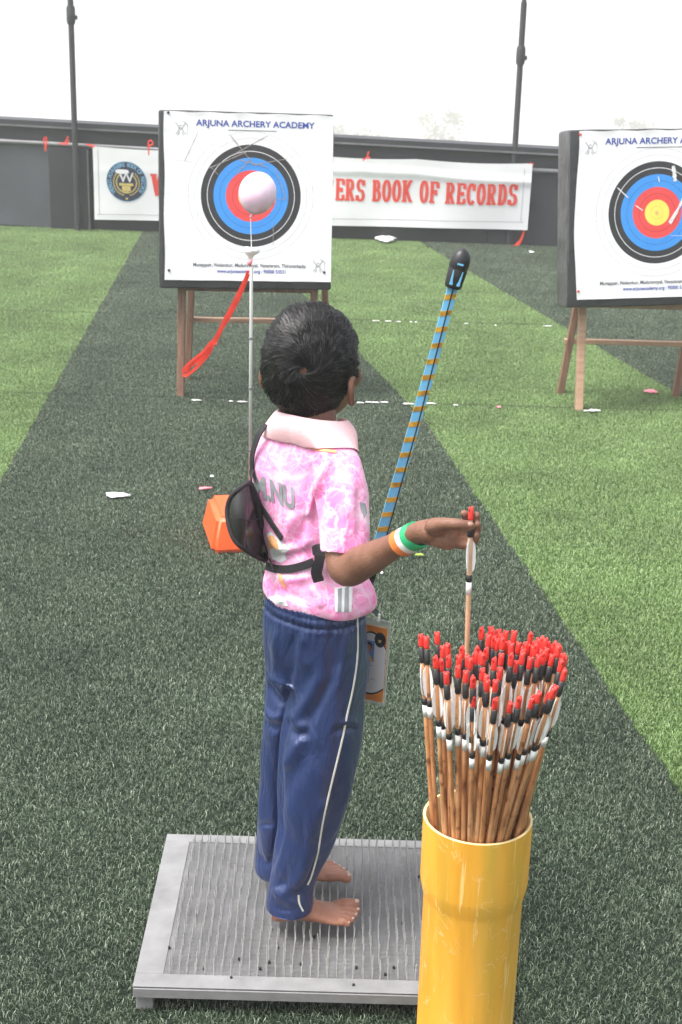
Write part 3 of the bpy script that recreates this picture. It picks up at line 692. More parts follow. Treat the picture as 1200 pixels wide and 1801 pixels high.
# ------------------------------------------------------------ balloon stand, balloon, ribbon
def stand():
    gb = G(425, 945); X, Y = -.276, 4.19
    t = empty('balloon_stand', (X, Y, 0), R(12))
    mb = MB(); b, tp, h = .134, .112, .108
    bm = bmesh.new(); bmesh.ops.create_cube(bm, size=1)
    for v in bm.verts: k = b if v.co.z < 0 else tp; v.co = Vector((v.co.x*2*k, v.co.y*2*k, (v.co.z+.5)*h+.004))
    bmesh.ops.bevel(bm, geom=bm.edges[:], offset=.014, segments=3, affect='EDGES')
    bm.verts.index_update(); mb.add([v.co.copy() for v in bm.verts], [tuple(v.index for v in f.verts) for f in bm.faces]); bm.free()
    o = mb.build('base', M['orange'], t); smooth_auto(o)
    top = P(436, 472, Y); 
    mb = MB(); mb.tube([(0, 0, .12), (0, 0, .50), (0, 0, top.z)], [.0052, .0052, .0048], 10)
    m, tt, bb = nm('clear grey tube'); bb.inputs['Base Color'].default_value = (.55, .56, .55, 1); bb.inputs['Roughness'].default_value = .15; bb.inputs['Transmission Weight'].default_value = .25; M['tube'] = m
    mb.build('tube', m, t, smooth=True)
    for z in (.28, .47, .62): mb = MB(); mb.tube([(0, 0, z), (0, 0, z+.006)], .0062, 10); mb.build('joint_ring', M['rail'], t, smooth=True)
    # cup of crumpled white film at the head of the tube
    mb = MB(); n = 20; prof = [(.004, -.020), (.009, -.006), (.021, .006), (.024, .012), (.014, .020), (.004, .022)]
    mb.lathe(prof, n); c = P(436, 447, Y)
    o = mb.build('holder_cup', M['litter_white'], t, smooth=True); o.location = (0, 0, c.z)
    for v in o.data.vertices: v.co += noise.noise_vector(v.co*40)*.007
    mb = MB(); p0 = Vector((0, 0, c.z)); mb.tube([p0+Vector((-.004, -.03, -.012)), p0+Vector((-.012, -.036, -.02)), p0+Vector((-.008, -.034, -.028))], [.004, .008, .003], 8)
    mb.build('pink_scrap', M['litter_pink'], t, smooth=True)
    mb = MB(); bt = P(441, 384, Y); q = bt-Vector((X, Y, 0)); q.rotate(Matrix.Rotation(-R(12), 3, 'Z'))
    mb.tube([(0, 0, c.z+.02), q], .0012, 6); mb.build('balloon_stick', M['vane'], t)
    tag(t, 'clear grey tube standing in a square orange base behind the child', 'balloon stand')
    # balloon
    bc = P(453, 340, Y); k = 627.; r = 33.5/k
    bo = empty('balloon', bc - Vector((0, 0, r*1.1)))
    mb = MB(); n = 40; prof = []
    for i in range(25):
        a = math.pi*i/24; rr = math.sin(a)*r; z = -math.cos(a)*r*1.12
        if z < 0: rr *= 1-.10*(abs(z)/r)**2
        prof.append((max(rr, .0005), z))
    mb.lathe(prof, n)
    m, tt, bb = nm('pale pink latex'); co = obco(tt)
    cc = ramp(tt, noi(tt, co, 16, 2), [(.3, (.97, .62, .80)), (.7, (.98, .76, .90))]); tt.links.new(cc, bb.inputs['Base Color'])
    bb.inputs['Roughness'].default_value = .25; bb.inputs['Subsurface Weight'].default_value = .5; bb.inputs['Subsurface Radius'].default_value = (.05, .03, .03)
    o = mb.build('skin', m, bo, smooth=True); o.location = (0, 0, r*1.1); o.rotation_euler = (0, R(14), 0)
    mb = MB(); mb.tube([(-.0135, 0, .006), (-.0165, 0, -.003), (-.018, 0, -.008)], [.003, .0022, .0055], 10); mb.build('knot', m, bo, smooth=True)
    tag(bo, 'round pale pink balloon in front of the left target', 'balloon')
    # red ribbon bundle blowing down to the left
    Yr = Y-.02
    st = [[P(437, 476, Yr), P(421, 515, Yr), P(400, 556, Yr), P(380, 600, Yr), P(352, 632, Yr), P(325, 652, Yr), P(326, 661, Yr), P(345, 648, Yr), P(368, 622, Yr), P(378, 598, Yr)],
          [P(436, 480, Yr-.01), P(418, 518, Yr-.01), P(396, 560, Yr-.01), P(373, 603, Yr-.01), P(338, 640, Yr-.01), P(331, 658, Yr-.01), P(350, 641, Yr-.01), P(372, 606, Yr-.01)],
          [P(438, 482, Yr-.005), P(423, 520, Yr-.005), P(400, 564, Yr-.005), P(376, 600, Yr-.005), P(382, 604, Yr-.005)],
          [P(372, 600, Yr-.012), P(358, 618, Yr-.012), P(334, 638, Yr-.012), P(323, 650, Yr-.012), P(324, 655, Yr-.012)]]
    rib('ribbon', st, .0075, M['red_rib'], Vector((.2, -1, .3)), 'long red ribbon blown to the left from the top of the balloon stand', 'ribbon')
stand()

# ------------------------------------------------------------ nail board
PX0, PX1, PY0, PY1, PZ = -.312, .292, 1.957, 2.414, .050
def board():
    t = empty('nail_board', ((PX0+PX1)/2, (PY0+PY1)/2, 0), 0); ox, oy = t.location.x, t.location.y
    sh = -.0315/.457     # left edge runs very slightly askew
    hw, hd = (PX1-PX0)/2, (PY1-PY0)/2
    mb = MB(); mb.box((-hw, -hd, PZ-.016), (hw, hd, PZ), bev=.0025); mb.build('plate', M['plate'], t)
    mb = MB()
    for (a, b) in (((-hw, -hd, PZ+.0003), (hw, -hd+.034, PZ+.0015)), ((-hw, hd-.026, PZ+.0005), (hw, hd, PZ+.0012)), ((-hw, -hd+.0345, PZ+.0005), (-hw+.045, hd-.0265, PZ+.0014))): mb.box(a, b, bev=.0004)
    mb.build('rim', M['plate_rim'], t)
    mb = MB(); mb.box((-hw+.001, -hd-.003, PZ-.018), (hw, -hd-.0005, PZ-.001), bev=.0008); mb.build('front_lip', M['plate_rim'], t)
    for sx_ in (-1, 1):
        for sy in (-1, 1):
            mb = MB(); x = sx_*(hw-.018); y = sy*(hd-.02); mb.box((x-.014, y-.014, 0.002), (x+.014, y+.014, PZ-.017), bev=.002); mb.build('foot', M['plate_rim'], t)
    def nail(mb, x, y, lean, h):
        n = 5; r = .0011; tip = Vector((x+lean[0], y+lean[1], PZ+h)); b = Vector((x, y, PZ-.002))
        mb.tube([b, b+(tip-b)*.86, tip], [r, r*.95, r*.25], n)
    pts = []; px = .0142
    nx = int((2*hw-.085)/px)
    for j in range(38):
        for i in range(nx):
            x = -hw+.055+i*px+.0009*math.sin(j*.22+i*1.7)+random.gauss(0, .0005); y = -hd+.036+j*.0107+random.gauss(0, .0006)
            if y > hd-.012: continue
            pts.append((x, y, (random.gauss(0, .0010)+.0007*math.sin(i*.9+j*.3), random.gauss(0, .001)), random.uniform(.0225, .0255)))
    pts.sort(key=lambda p: p[1])
    # the nails squashed under the feet stop at the sole
    for p in pts[:100]:
        mb = MB(); nail(mb, *p); mb.build('nail', M['nail'], t)
    mb = MB()
    for p in pts[100:]: nail(mb, *p)
    o = mb.build('nails', M['nail'], t); tag(o, kind='stuff')
    mb = MB()
    for (u, v) in ((345, 1608), (298, 1665), (359, 1702), (407, 1718), (477, 1632), (489, 1665), (421, 1685), (458, 1702), (474, 1691), (553, 1646), (529, 1694), (627, 1700), (693, 1700), (678, 1712), (622, 1731), (708, 1622), (737, 1540)):
        g = G(u, v, PZ+.004); x, y = g.x-ox, g.y-oy; mb.tube([(x, y, PZ), (x, y, PZ+.0045)], .0021, 8); mb.build('rivet', M['nail_black'], t); mb = MB()
    tag(t, 'grey metal board covered in rows of upright nails under the child', 'nail board')
board()

# ------------------------------------------------------------ yellow pipe and the arrows
PC = Vector((.203, 1.80, 0)); MZ = .470
def pipe():
    t = empty('arrow_pipe', PC)
    ro, rs, th = .0705, .0765, .0042; zc = MZ-.118
    mb = MB(); prof = [(ro, .0), (ro+.006, .001), (ro+.006, .075), (ro+.001, .098), (ro, .106), (ro, zc-.012), (ro+.0015, zc-.004), (rs-.0008, zc+.014), (rs, zc+.022), (rs, MZ-.0006)]
    mb.lathe(prof, 96); mb.build('pipe_wall', M['pipe'], t, smooth=True)
    mb = MB(); mb.lathe([(rs, MZ-.0006), (rs-.0008, MZ), (rs-th+.0006, MZ), (rs-th, MZ-.0006), (rs-th, zc+.02), (ro-th, zc-.005), (ro-th, .004), (.0005, .004)], 96)
    o = mb.build('pipe_lining', M['pipe_rim'], t, smooth=True)
    tag(t, 'upright yellow plastic pipe with a wider collar holding the bunch of arrows', 'pipe')
pipe()
AL = .745
def make_arrow():
    t = empty('arrow', (0, 0, 0)); r = .0035; L_ = AL
    mb = MB(); mb.tube([(0, 0, .0), (0, 0, .004)]+[(0.0, 0, z) for z in np.linspace(.03, L_-.016, 12)], [.002]+[r]*1+[r*(1+.04*math.sin(i*2.1)) for i in range(12)], 8)
    mb.build('shaft', M['bamboo'], t, smooth=True)
    mb = MB(); z = L_-.0175; mb.tube([(0, 0, z), (0, 0, z+.002), (0, 0, z+.011), (0, 0, z+.015), (0, 0, z+.0165)], [.0036, .0039, .0038, .0033, .0023], 12)
    for s_ in (-1, 1): mb.tube([(s_*.0022, 0, z+.012), (s_*.0023, 0, z+.0168), (s_*.0020, 0, z+.0182)], [.0020, .0018, .0009], 6)
    mb.build('nock', M['nock'], t, smooth=True)
    mb = MB(); mb.tube([(0, 0, z-.024), (0, 0, z-.023), (0, 0, z-.001)], [.0039, .0043, .0042], 10); mb.build('tape_wrap', M['wrap'], t, smooth=True)
    zf = z-.026
    for k in range(3):
        a = 2*math.pi*k/3+.4; d = Vector((math.cos(a), math.sin(a), 0)); n_ = Vector((-d.y, d.x, 0))*.0004
        pr_ = [(0, .0), (.0036, .008), (.0052, .018), (.0050, .034), (.0036, .044), (.0, .050)]
        vs = []
        for q, zz in pr_: vs.append(d*(r-.0005+q)+Vector((0, 0, zf-zz)))
        vs = [d*(r-.0006)+Vector((0, 0, zf))]+vs[1:-1]+[d*(r-.0006)+Vector((0, 0, zf-.050))]
        m_ = len(vs); mb = MB(); mb.add([v+n_ for v in vs]+[v-n_ for v in vs], [tuple(range(m_)), tuple(range(2*m_-1, m_-1, -1))]+[(i, i+m_, (i+1) % m_+m_, (i+1) % m_) for i in range(m_)])
        mb.build('vane', M['vane'], t)
    mb = MB(); mb.tube([(0, 0, zf-.062), (0, 0, zf-.052)], .0041, 10); mb.build('thread_band', M['wrap'], t, smooth=True)
    mb = MB(); mb.tube([(0, 0, zf-.080), (0, 0, zf-.0625)], .0039, 10); mb.build('label_band', M['vane'], t, smooth=True)
    return t
A0 = make_arrow(); A0ch = list(A0.children)
ZN = [(80,165),(118,180),(196,150),(235,245),(272,228),(184,318),(224,340),(276,315),(260,430),(343,385),(372,250),(400,420),(413,310),(430,330),(450,460),(452,595),(465,290),(480,250),(505,290),(516,405),(510,115),(543,260),(545,450),(550,485),(575,110),(590,130),(600,180),(580,200),(620,195),(645,160),(640,400),(610,485),(607,615),(683,140),(695,215),(722,225),(740,140),(772,220),(715,640),(778,605),(805,265),(820,220),(800,290),(858,150),(885,215),(875,245),(855,325),(870,610),(890,590),(920,570),(915,190),(940,180),(960,190),(975,215),(985,240),(930,270),(950,290),(912,310),(970,260),(1010,240),(1030,215),(1008,305),(1045,230),(1065,250),(1055,240),(1085,300),(1100,320),(1078,345),(1100,410),(990,570),(1020,540),(1035,525),(895,235),(660,185),(560,165),(632,130),(840,230),(520,300),(600,330),(350,310),(650,300),(760,350),(720,300),(680,470),(745,500),(570,540)]
def place_arrow(o, nk, base):
    d = (nk-base); L_ = d.length; q = d.normalized().to_track_quat('Z', 'Y')
    spin = random.uniform(0, 6.28)
    from mathutils import Quaternion
    q = q @ Quaternion((0, 0, 1), spin)
    # nock end fixed; the foot of a longer arrow stays on the floor of the pipe
    o.rotation_mode = 'QUATERNION'; o.rotation_quaternion = q; o.location = nk - d.normalized()*AL*(L_/AL); o.scale = (1, 1, L_/AL if L_ < AL*1.02 else 1)
def dup(o):
    c = o.copy(); col.objects.link(c)
    for ch in A0ch:
        k = ch.copy(); col.objects.link(k); k.parent = c
    return c
GA = 'bamboo arrows standing in the yellow pipe'
special = {0: 'leftmost bamboo arrow in the yellow pipe', 2: 'tall bamboo arrow standing third from the left above the yellow pipe', 15: 'short bamboo arrow low at the front centre-left of the bunch',
           32: 'short bamboo arrow with broad white vanes low at the middle front of the bunch', 38: 'lowest bamboo arrow of the bunch, at its front centre', 20: 'lone tall bamboo arrow standing up right of the held arrow',
           68: 'rightmost bamboo arrow of the bunch, leaning outwards', 36: 'tall bamboo arrow at the back between the two dense clusters of red nocks', 8: 'bamboo arrow with a pale nick above its red nock near the left front'}
for i, (zx, zy) in enumerate(ZN):
    u, v = 720+zx/4, 1080+(zy-22)/4
    zt = .735+random.uniform(-.008, .008); nk = G(u, v, zt)
    if i >= 77+6: nk = P(u, v, 1.76+random.uniform(-.04, .05))
    if nk.y < 1.668: nk = P(u, v, 1.668+random.uniform(0, .02))
    if nk.y > 1.93: nk = P(u, v, 1.93)
    d = Vector((nk.x-PC.x, nk.y-PC.y, 0))
    k = .70; Mo = d*k; lim = .0685
    if Mo.length > lim: Mo = Mo.normalized()*lim
    zb = .008; f = (nk.z-zb)/(nk.z-MZ)
    Mp = PC+Mo; Mp.z = MZ; base = nk+(Mp-nk)*f
    e = Vector((base.x-PC.x, base.y-PC.y, 0))
    if e.length > .058: e = e.normalized()*.058; base = Vector((PC.x+e.x, PC.y+e.y, zb))
    fr_ = (MZ-zb)/(nk.z-zb); mo = base+(nk-base)*fr_-PC; mo.z = 0
    if mo.length > .0655:
        base = base-mo.normalized()*(mo.length-.0655)/(1-fr_)
    o = A0 if i == 0 else dup(A0)
    place_arrow(o, nk, base)
    tag(o, special.get(i, 'bamboo arrow with red nock and black tape packed among the bunch in the yellow pipe'), 'arrow', GA)
# the arrow held in the hand
hn = P(829, 892, 1.83); hb = P(818, 1250, 1.83); hb = hn+(hb-hn).normalized()*AL
oh = dup(A0); place_arrow(oh, hn, hb); hs0 = [c for c in oh.children if c.name.startswith('shaft')][0]; hs0.data = hs0.data.copy(); hs0.data.materials[0] = mat('pale bamboo', (.62, .38, .24), .35, .12, 40, coat=.3); tag(oh, 'bamboo arrow held upright between the fingers of the child above the bunch', 'arrow', GA)
from mathutils import Quaternion

# ------------------------------------------------------------ the child
def fr(phi):      # facing and right-hand directions for a heading (degrees from +X towards +Y)
    a = R(phi); return Vector((math.cos(a), math.sin(a), 0)), Vector((math.sin(a), -math.cos(a), 0))
def sil_ring(v, xl, xr, Y, phi, ratio, pw=2.3):
    c = P((xl+xr)/2, v, Y); hw = (P(xr, v, Y)-P(xl, v, Y)).length/2
    s_, c_ = math.sin(R(phi)), math.cos(R(phi)); b = hw/math.sqrt((ratio*s_)**2+c_**2); return (c, b*ratio, b, phi, pw)
def loft(mb, rings, n=40, up=None):
    vs = []
    for (c, a, b, phi, pw) in rings:
        f, r = fr(phi)
        for j in range(n):
            t = 2*math.pi*j/n; ct, st_ = math.cos(t), math.sin(t)
            x = a*math.copysign(abs(ct)**(2/pw), ct); y = b*math.copysign(abs(st_)**(2/pw), st_)
            vs.append(c+r*x+f*y)
    fs = [(i*n+j, i*n+(j+1) % n, (i+1)*n+(j+1) % n, (i+1)*n+j) for i in range(len(rings)-1) for j in range(n)]
    fs += [tuple(range(n))[::-1], tuple(range((len(rings)-1)*n, len(rings)*n))]
    mb.add(vs, fs)
def interp_rings(rings, k=5):
    arr = [(r[0].x, r[0].y, r[0].z, r[1], r[2], r[3], r[4]) for r in rings]; q = catmull(arr, k)
    return [(Vector(a[:3]), a[3], a[4], a[5], a[6]) for a in q]
def limb(mb, pts, rad, k=5, n=18, round_end=True):
    arr = [(*p, r) for p, r in zip(pts, rad)]; q = catmull(arr, k)
    pp = [Vector(a[:3]) for a in q]; rr = [max(a[3], .0008) for a in q]
    if round_end:
        d = (pp[-1]-pp[-2]).normalized(); r = rr[-1]; e = pp[-1]
        for s_ in (.35, .65, .88, .99): pp.append(e+d*r*s_*.95); rr.append(r*math.sqrt(max(1-s_*s_, .004)))
        d = (pp[0]-pp[1]).normalized(); r = rr[0]; e = pp[0]
        for s_ in (.5, .9): pp.insert(0, e+d*r*s_); rr.insert(0, r*math.sqrt(1-s_*s_))
    mb.tube(pp, rr, n)
def ellipsoid(mb, c, ax, rads, n=20):
    ax = [Vector(a).normalized() for a in ax]; vs = []; m_ = n//2
    for i in range(1, m_):
        th = math.pi*i/m_
        for j in range(n):
            ph = 2*math.pi*j/n
            vs.append(c+ax[0]*rads[0]*math.sin(th)*math.cos(ph)+ax[1]*rads[1]*math.sin(th)*math.sin(ph)+ax[2]*rads[2]*math.cos(th))
    vs += [c+ax[2]*rads[2], c-ax[2]*rads[2]]; N_ = len(vs)
    fs = [(i*n+j, (i+1)*n+j, (i+1)*n+(j+1) % n, i*n+(j+1) % n) for i in range(m_-2) for j in range(n)]
    fs += [(N_-2, j, (j+1) % n) for j in range(n)]+[((m_-2)*n+(j+1) % n, (m_-2)*n+j, N_-1) for j in range(n)]
    mb.add(vs, fs)
def remeshed(name, mb, m, voxel, smooth=4, fac=.5, mats=None):
    o = mb.build(name, m); md = o.modifiers.new('r', 'REMESH'); md.mode = 'VOXEL'; md.voxel_size = voxel; md.use_smooth_shade = True
    ms = o.modifiers.new('s', 'SMOOTH'); ms.iterations = smooth; ms.factor = fac
    me = evaluated(o); old = o.data; o.modifiers.clear(); o.data = me; bpy.data.meshes.remove(old); me.name = name
    if not me.materials: me.materials.append(m)
    me.polygons.foreach_set('use_smooth', [True]*len(me.polygons)); return o
def get(me):
    n = len(me.vertices); a = np.empty(n*3); me.vertices.foreach_get('co', a); b = np.empty(n*3); me.vertex_normals.foreach_get('vector', b)
    return a.reshape(-1, 3), b.reshape(-1, 3)
cFn, cRn, cUn, Cn = map(np.array, (cF, cR, cU, CAM))
def projn(a):
    d = a-Cn; k = d@cFn; return 600+FPX*(d@cRn)/k, 900.5-FPX*(d@cUn)/k
def sculpt(o, strokes, gen=(), face=True):
    """cloth folds: ridges (+) and creases (-) along lines seen on the side facing the viewer, plus soft all-round folds"""
    a, nrm = get(o.data); u, v = projn(a); d = a-Cn; d /= np.linalg.norm(d, axis=1)[:, None]
    fc = np.clip(-(nrm*d).sum(1)*2.2, 0, 1); disp = np.zeros(len(a))
    for pts, w_, am in strokes:
        q = np.array(catmull([(*p, 0) for p in pts], 6))[:, :2]; best = np.full(len(a), 1e9); tt = np.zeros(len(a)); m_ = len(q)-1
        for i in range(m_):
            p0, p1 = q[i], q[i+1]; e = p1-p0; L2 = (e@e)+1e-9; t = np.clip(((u-p0[0])*e[0]+(v-p0[1])*e[1])/L2, 0, 1)
            dd = np.hypot(u-p0[0]-t*e[0], v-p0[1]-t*e[1]); k = dd < best; best[k] = dd[k]; tt[k] = (i+t[k])/m_
        prof = np.exp(-(best/w_)**2)*np.clip(np.sin(np.pi*np.clip(tt*.94+.03, 0, 1))*1.7, 0, 1)
        disp += am*prof*fc
    for fn in gen: disp += fn(a, nrm)
    a = a+nrm*disp[:, None]; o.data.vertices.foreach_set('co', a.ravel()); o.data.update()
def bvh(o):
    return BVHTree.FromPolygons([v.co for v in o.data.vertices], [tuple(p.vertices) for p in o.data.polygons])
def drop(tree, u, v, off):
    d = ray(u, v).normalized(); h = tree.ray_cast(CAM, d)
    if h[0] is None: return None
    return h[0]+h[1]*off, h[1]
def decal(name, tree, polys, m, par, off=.0012, step=3.0):
    """flat shapes cut into small tiles and laid onto the cloth"""
    bm = bmesh.new()
    for poly in polys:
        vs = [bm.verts.new((x, y, 0)) for x, y in poly]
        try: bm.faces.new(vs)
        except ValueError: pass
    bmesh.ops.triangulate(bm, faces=bm.faces[:])
    for ax in ((1, 0, 0), (0, 1, 0)):
        lo = min(v.co.dot(Vector(ax)) for v in bm.verts); hi = max(v.co.dot(Vector(ax)) for v in bm.verts); x = lo+step
        while x < hi:
            bmesh.ops.bisect_plane(bm, geom=bm.verts[:]+bm.edges[:]+bm.faces[:], plane_co=Vector(ax)*x, plane_no=ax); x += step
    bad = []
    for v in bm.verts:
        h = drop(tree, v.co.x, v.co.y, off)
        if h: v.co = h[0]
        else: bad.append(v)
    if bad: bmesh.ops.delete(bm, geom=bad, context='VERTS')
    big = [f for f in bm.faces if max(e.calc_length() for e in f.edges) > .02]
    if big: bmesh.ops.delete(bm, geom=big, context='FACES')
    me = bpy.data.meshes.new(name); bm.to_mesh(me); bm.free(); me.materials.append(m)
    o = bpy.data.objects.new(name, me); col.objects.link(o); adopt(o, par); return o
def laid_strip(name, tree, pts, w_, m, par, off=.001, th=.001, k=8, lift=None):
    q = catmull([(*p, 0) for p in pts], k); P_, N_ = [], []
    for i, a in enumerate(q):
        h = drop(tree, a[0], a[1], off)
        if h: P_.append(h[0]); N_.append(h[1])
    for _ in range(2):
        P_ = [P_[0]]+[(P_[i-1]+P_[i]*2+P_[i+1])/4 for i in range(1, len(P_)-1)]+[P_[-1]]
        N_ = [N_[0]]+[(N_[i-1]+N_[i]*2+N_[i+1]).normalized() for i in range(1, len(N_)-1)]+[N_[-1]]
    mb = MB(); mb.ribbon(P_, w_, N_, th); o = mb.build(name, m, smooth=False); adopt(o, par); return o

def person():
    t = empty('person', (-.02, 2.17, .0))
    tag(t, 'barefoot child in pink jersey and navy track trousers seen from behind, reaching to an arrow', 'person')
    def own(o): adopt(o, t); return o
    # ---- head frame
    Hc = P(547, 636, 2.195); f, r = fr(64); tl = Matrix.Rotation(R(7), 3, r); fw = tl @ f; upv = tl @ Vector((0, 0, 1)); ax = [r, fw, upv]
    H = lambda x, y, z: Hc+r*x+fw*y+upv*z
    body = MB()
    ellipsoid(body, H(0, 0, .008), ax, (.0645, .083, .078), 36)
    ellipsoid(body, H(0, .030, -.045), ax, (.052, .054, .056), 28)      # face and jaw
    ellipsoid(body, H(0, .062, -.072), ax, (.024, .020, .018), 18)      # chin
    for s_ in (-1, 1): ellipsoid(body, H(s_*.034, .058, -.038), ax, (.022, .018, .022), 18)    # cheeks
    ellipsoid(body, H(0, .086, -.032), ax, (.009, .013, .012), 14); limb(body, [H(0, .078, .000), H(0, .088, -.026)], [.005, .008], 3, 10)
    ellipsoid(body, H(0, .074, .014), ax, (.040, .010, .007), 16)       # brow
    ellipsoid(body, H(0, .080, -.054), ax, (.018, .008, .0045), 14); ellipsoid(body, H(0, .079, -.060), ax, (.014, .008, .0045), 14)
    for s_ in (-1, 1):                                                   # ears, standing off the head
        e_ = (r*s_*.42-fw*.9).normalized(); q = r*s_*.9+fw*.42
        c = H(s_*.0705, -.004, -.036)
        limb(body, [c+fw*.010+upv*-.006-r*s_*.008, c+fw*.006+upv*.016, c-fw*.010+upv*.020+r*s_*.004, c-fw*.016+upv*.006+r*s_*.007, c-fw*.010-upv*.012+r*s_*.004, c+fw*.004-upv*.021-r*s_*.002], [.005, .005, .0052, .005, .0055, .0058], 4, 10)
        ellipsoid(body, c-r*s_*.003, [e_, upv, q], (.013, .018, .0045), 16)
    nb = P(549, 775, 2.165)
    limb(body, [nb-Vector((0, 0, .05)), nb, P(553, 735, 2.178), H(0, -.012, -.05)], [.045, .037, .034, .040], 5, 24)
    # torso core
    core = interp_rings([sil_ring(762, 500, 592, 2.165, 52, 1.5), sil_ring(800, 470, 606, 2.165, 52, 1.5), sil_ring(900, 470, 598, 2.165, 52, 1.35), sil_ring(1010, 488, 620, 2.16, 50, 1.3), sil_ring(1080, 484, 630, 2.155, 50, 1.3), sil_ring(1150, 480, 625, 2.155, 48, 1.25)])
    loft(body, core)
    # right arm: shoulder, elbow, wrist
    sh, el, wr = P(592, 812, 2.10), P(607, 992, 2.035), P(722, 944, 1.905)
    limb(body, [P(560, 815, 2.14), P(590, 826, 2.10), P(602, 900, 2.068), P(604, 960, 2.045)], [.020, .022, .026, .0275], 5, 20)
    limb(body, [P(603, 940, 2.05), P(604, 975, 2.042), P(612, 1000, 2.025), P(645, 985, 1.99), P(690, 962, 1.94), wr, P(745, 934, 1.885)], [.0275, .0275, .0275, .0245, .0185, .0150, .0150], 6, 22)
    # left arm, forward to the bow grip
    lsh = P(478, 815, 2.235); lel = P(560, 955, 2.37); lwr = P(628, 985, 2.375)
    limb(body, [P(510, 820, 2.2), lsh, P(520, 890, 2.31), lel, P(598, 975, 2.385), lwr], [.028, .028, .028, .024, .019, .0145], 6, 18)
    # ---- hands.  right: palm turned to the viewer, fingers closing on the arrow
    Yh = 1.83
    p = lambda u, v, dy=0.: P(u, v, Yh+dy)
    def palm(a, b, w0, w1, th, nrm):
        a = Vector(a); b = Vector(b); d = (b-a).normalized(); s_ = d.cross(nrm).normalized(); q = s_.cross(d)
        vs = []; n = 16; K = 7
        for i in range(K):
            k = i/(K-1); c = a.lerp(b, k); w_ = w0+(w1-w0)*math.sin(k*math.pi/2); tt = th*(1-.25*k)
            for j in range(n):
                an = 2*math.pi*j/n; vs.append(c+s_*w_*math.cos(an)+q*tt*math.sin(an))
        fs = [(i*n+j, i*n+(j+1) % n, (i+1)*n+(j+1) % n, (i+1)*n+j) for i in range(K-1) for j in range(n)]+[tuple(range(n))[::-1], tuple(range((K-1)*n, K*n))]
        body.add(vs, fs)
    limb(body, [wr, P(742, 935, 1.875), p(758, 934, .03)], [.0152, .0155, .0165], 4, 18)
    palm(P(742, 935, 1.875), p(795, 941, .008), .0155, .0215, .0105, Vector((.2, -1, .25)))
    ellipsoid(body, p(768, 926, .012), [cR, cU, cF], (.017, .0125, .011), 18)      # ball of the thumb
    limb(body, [p(762, 924, .008), p(782, 921, -.008), p(806, 922, -.016), p(827, 925, -.0135)], [.0105, .0085, .0074, .0068], 5, 14)   # thumb over the arrow
    fg = [([p(790, 930, .012), p(806, 926, .018), p(822, 920, .016), p(820, 908, .010), p(816, 903, .007)], [.0078, .0072, .0066, .0060, .0052]),
          ([p(793, 938, .012), p(812, 936, .019), p(831, 928, .016), p(837, 914, .008), p(838, 906, .004)], [.0078, .0074, .0068, .0062, .0054]),
          ([p(793, 946, .010), p(812, 947, .016), p(832, 944, .014), p(839, 931, .005), p(839, 922, .001)], [.0074, .0070, .0066, .0060, .0052]),
          ([p(788, 952, .008), p(806, 957, .012), p(824, 958, .011), p(836, 950, .004), p(838, 942, .000)], [.0068, .0064, .0060, .0054, .0048])]
    for pts, rr in fg: limb(body, pts, rr, 5, 14)
    # left hand round the bow grip
    gc = P(652, 985, 2.35)
    palm(lwr, P(646, 990, 2.378), .014, .018, .010, Vector((0, -1, 0)))
    for k in range(4):
        z = Vector((0, 0, .020-.012*k)); limb(body, [P(640, 988, 2.372)+z, P(657, 986, 2.372)+z, P(667, 986, 2.352)+z, P(660, 986, 2.333)+z, P(650, 987, 2.332)+z], [.0072, .0068, .0064, .006, .005], 4, 12)
    limb(body, [P(640, 978, 2.368), P(640, 970, 2.345), P(650, 968, 2.33), P(660, 970, 2.332)], [.008, .0075, .0068, .006], 4, 12)
    # ---- legs and feet
    def leg(hu, Yt, ku, au, Yb, vb): 
        limb(body, [P(hu, 1120, Yt), P(ku, 1330, (Yt+Yb)/2), P(au, vb-60, Yb), P(au, vb, Yb)], [.040, .032, .024, .023], 6, 20)
    toe_tips = []
    def foot(heel, toe, s_, sole):
        heel = Vector(heel); toe = Vector(toe); d = (toe-heel); d.z = 0; Lf = d.length; d.normalize(); sd = d.cross(Vector((0, 0, 1)))*s_   # sd: towards the little toe
        Z = Vector((0, 0, 1)); b0 = Vector((heel.x, heel.y, sole))
        st = [(.03, .006, .010, .018, 0), (.07, .017, .019, .019, 0), (.16, .0205, .028, .0205, 0), (.30, .0185, .036, .019, 0), (.45, .0205, .031, .0205, .002), (.60, .0255, .023, .025, .003), (.72, .0285, .0165, .028, .003), (.80, .0270, .0125, .027, .002)]
        vs = []; n = 20
        for (k, wl, h, w2, sh_) in st:
            c = b0+d*Lf*k+sd*sh_
            for j in range(n):
                a = 2*math.pi*j/n; y = math.sin(a); x = math.cos(a); zz = (h*1.0*(y if y > 0 else y*.0)+0) ; zz = h*.5+h*.5*y if k > .02 else h*.5+h*.5*y
                vs.append(c+sd*wl*1.13*x*(1.0 if y < .2 else 1-.25*(y-.2))+Z*(zz*1.15))
        fs = [(i*n+j, i*n+(j+1) % n, (i+1)*n+(j+1) % n, (i+1)*n+j) for i in range(len(st)-1) for j in range(n)]+[tuple(range(n))[::-1], tuple(range((len(st)-1)*n, len(st)*n))]
        body.add(vs, fs)
        limb(body, [b0+d*Lf*.17+Z*.07, b0+d*Lf*.19+Z*.04, b0+d*Lf*.27+Z*.022], [.025, .023, .020], 4, 18)
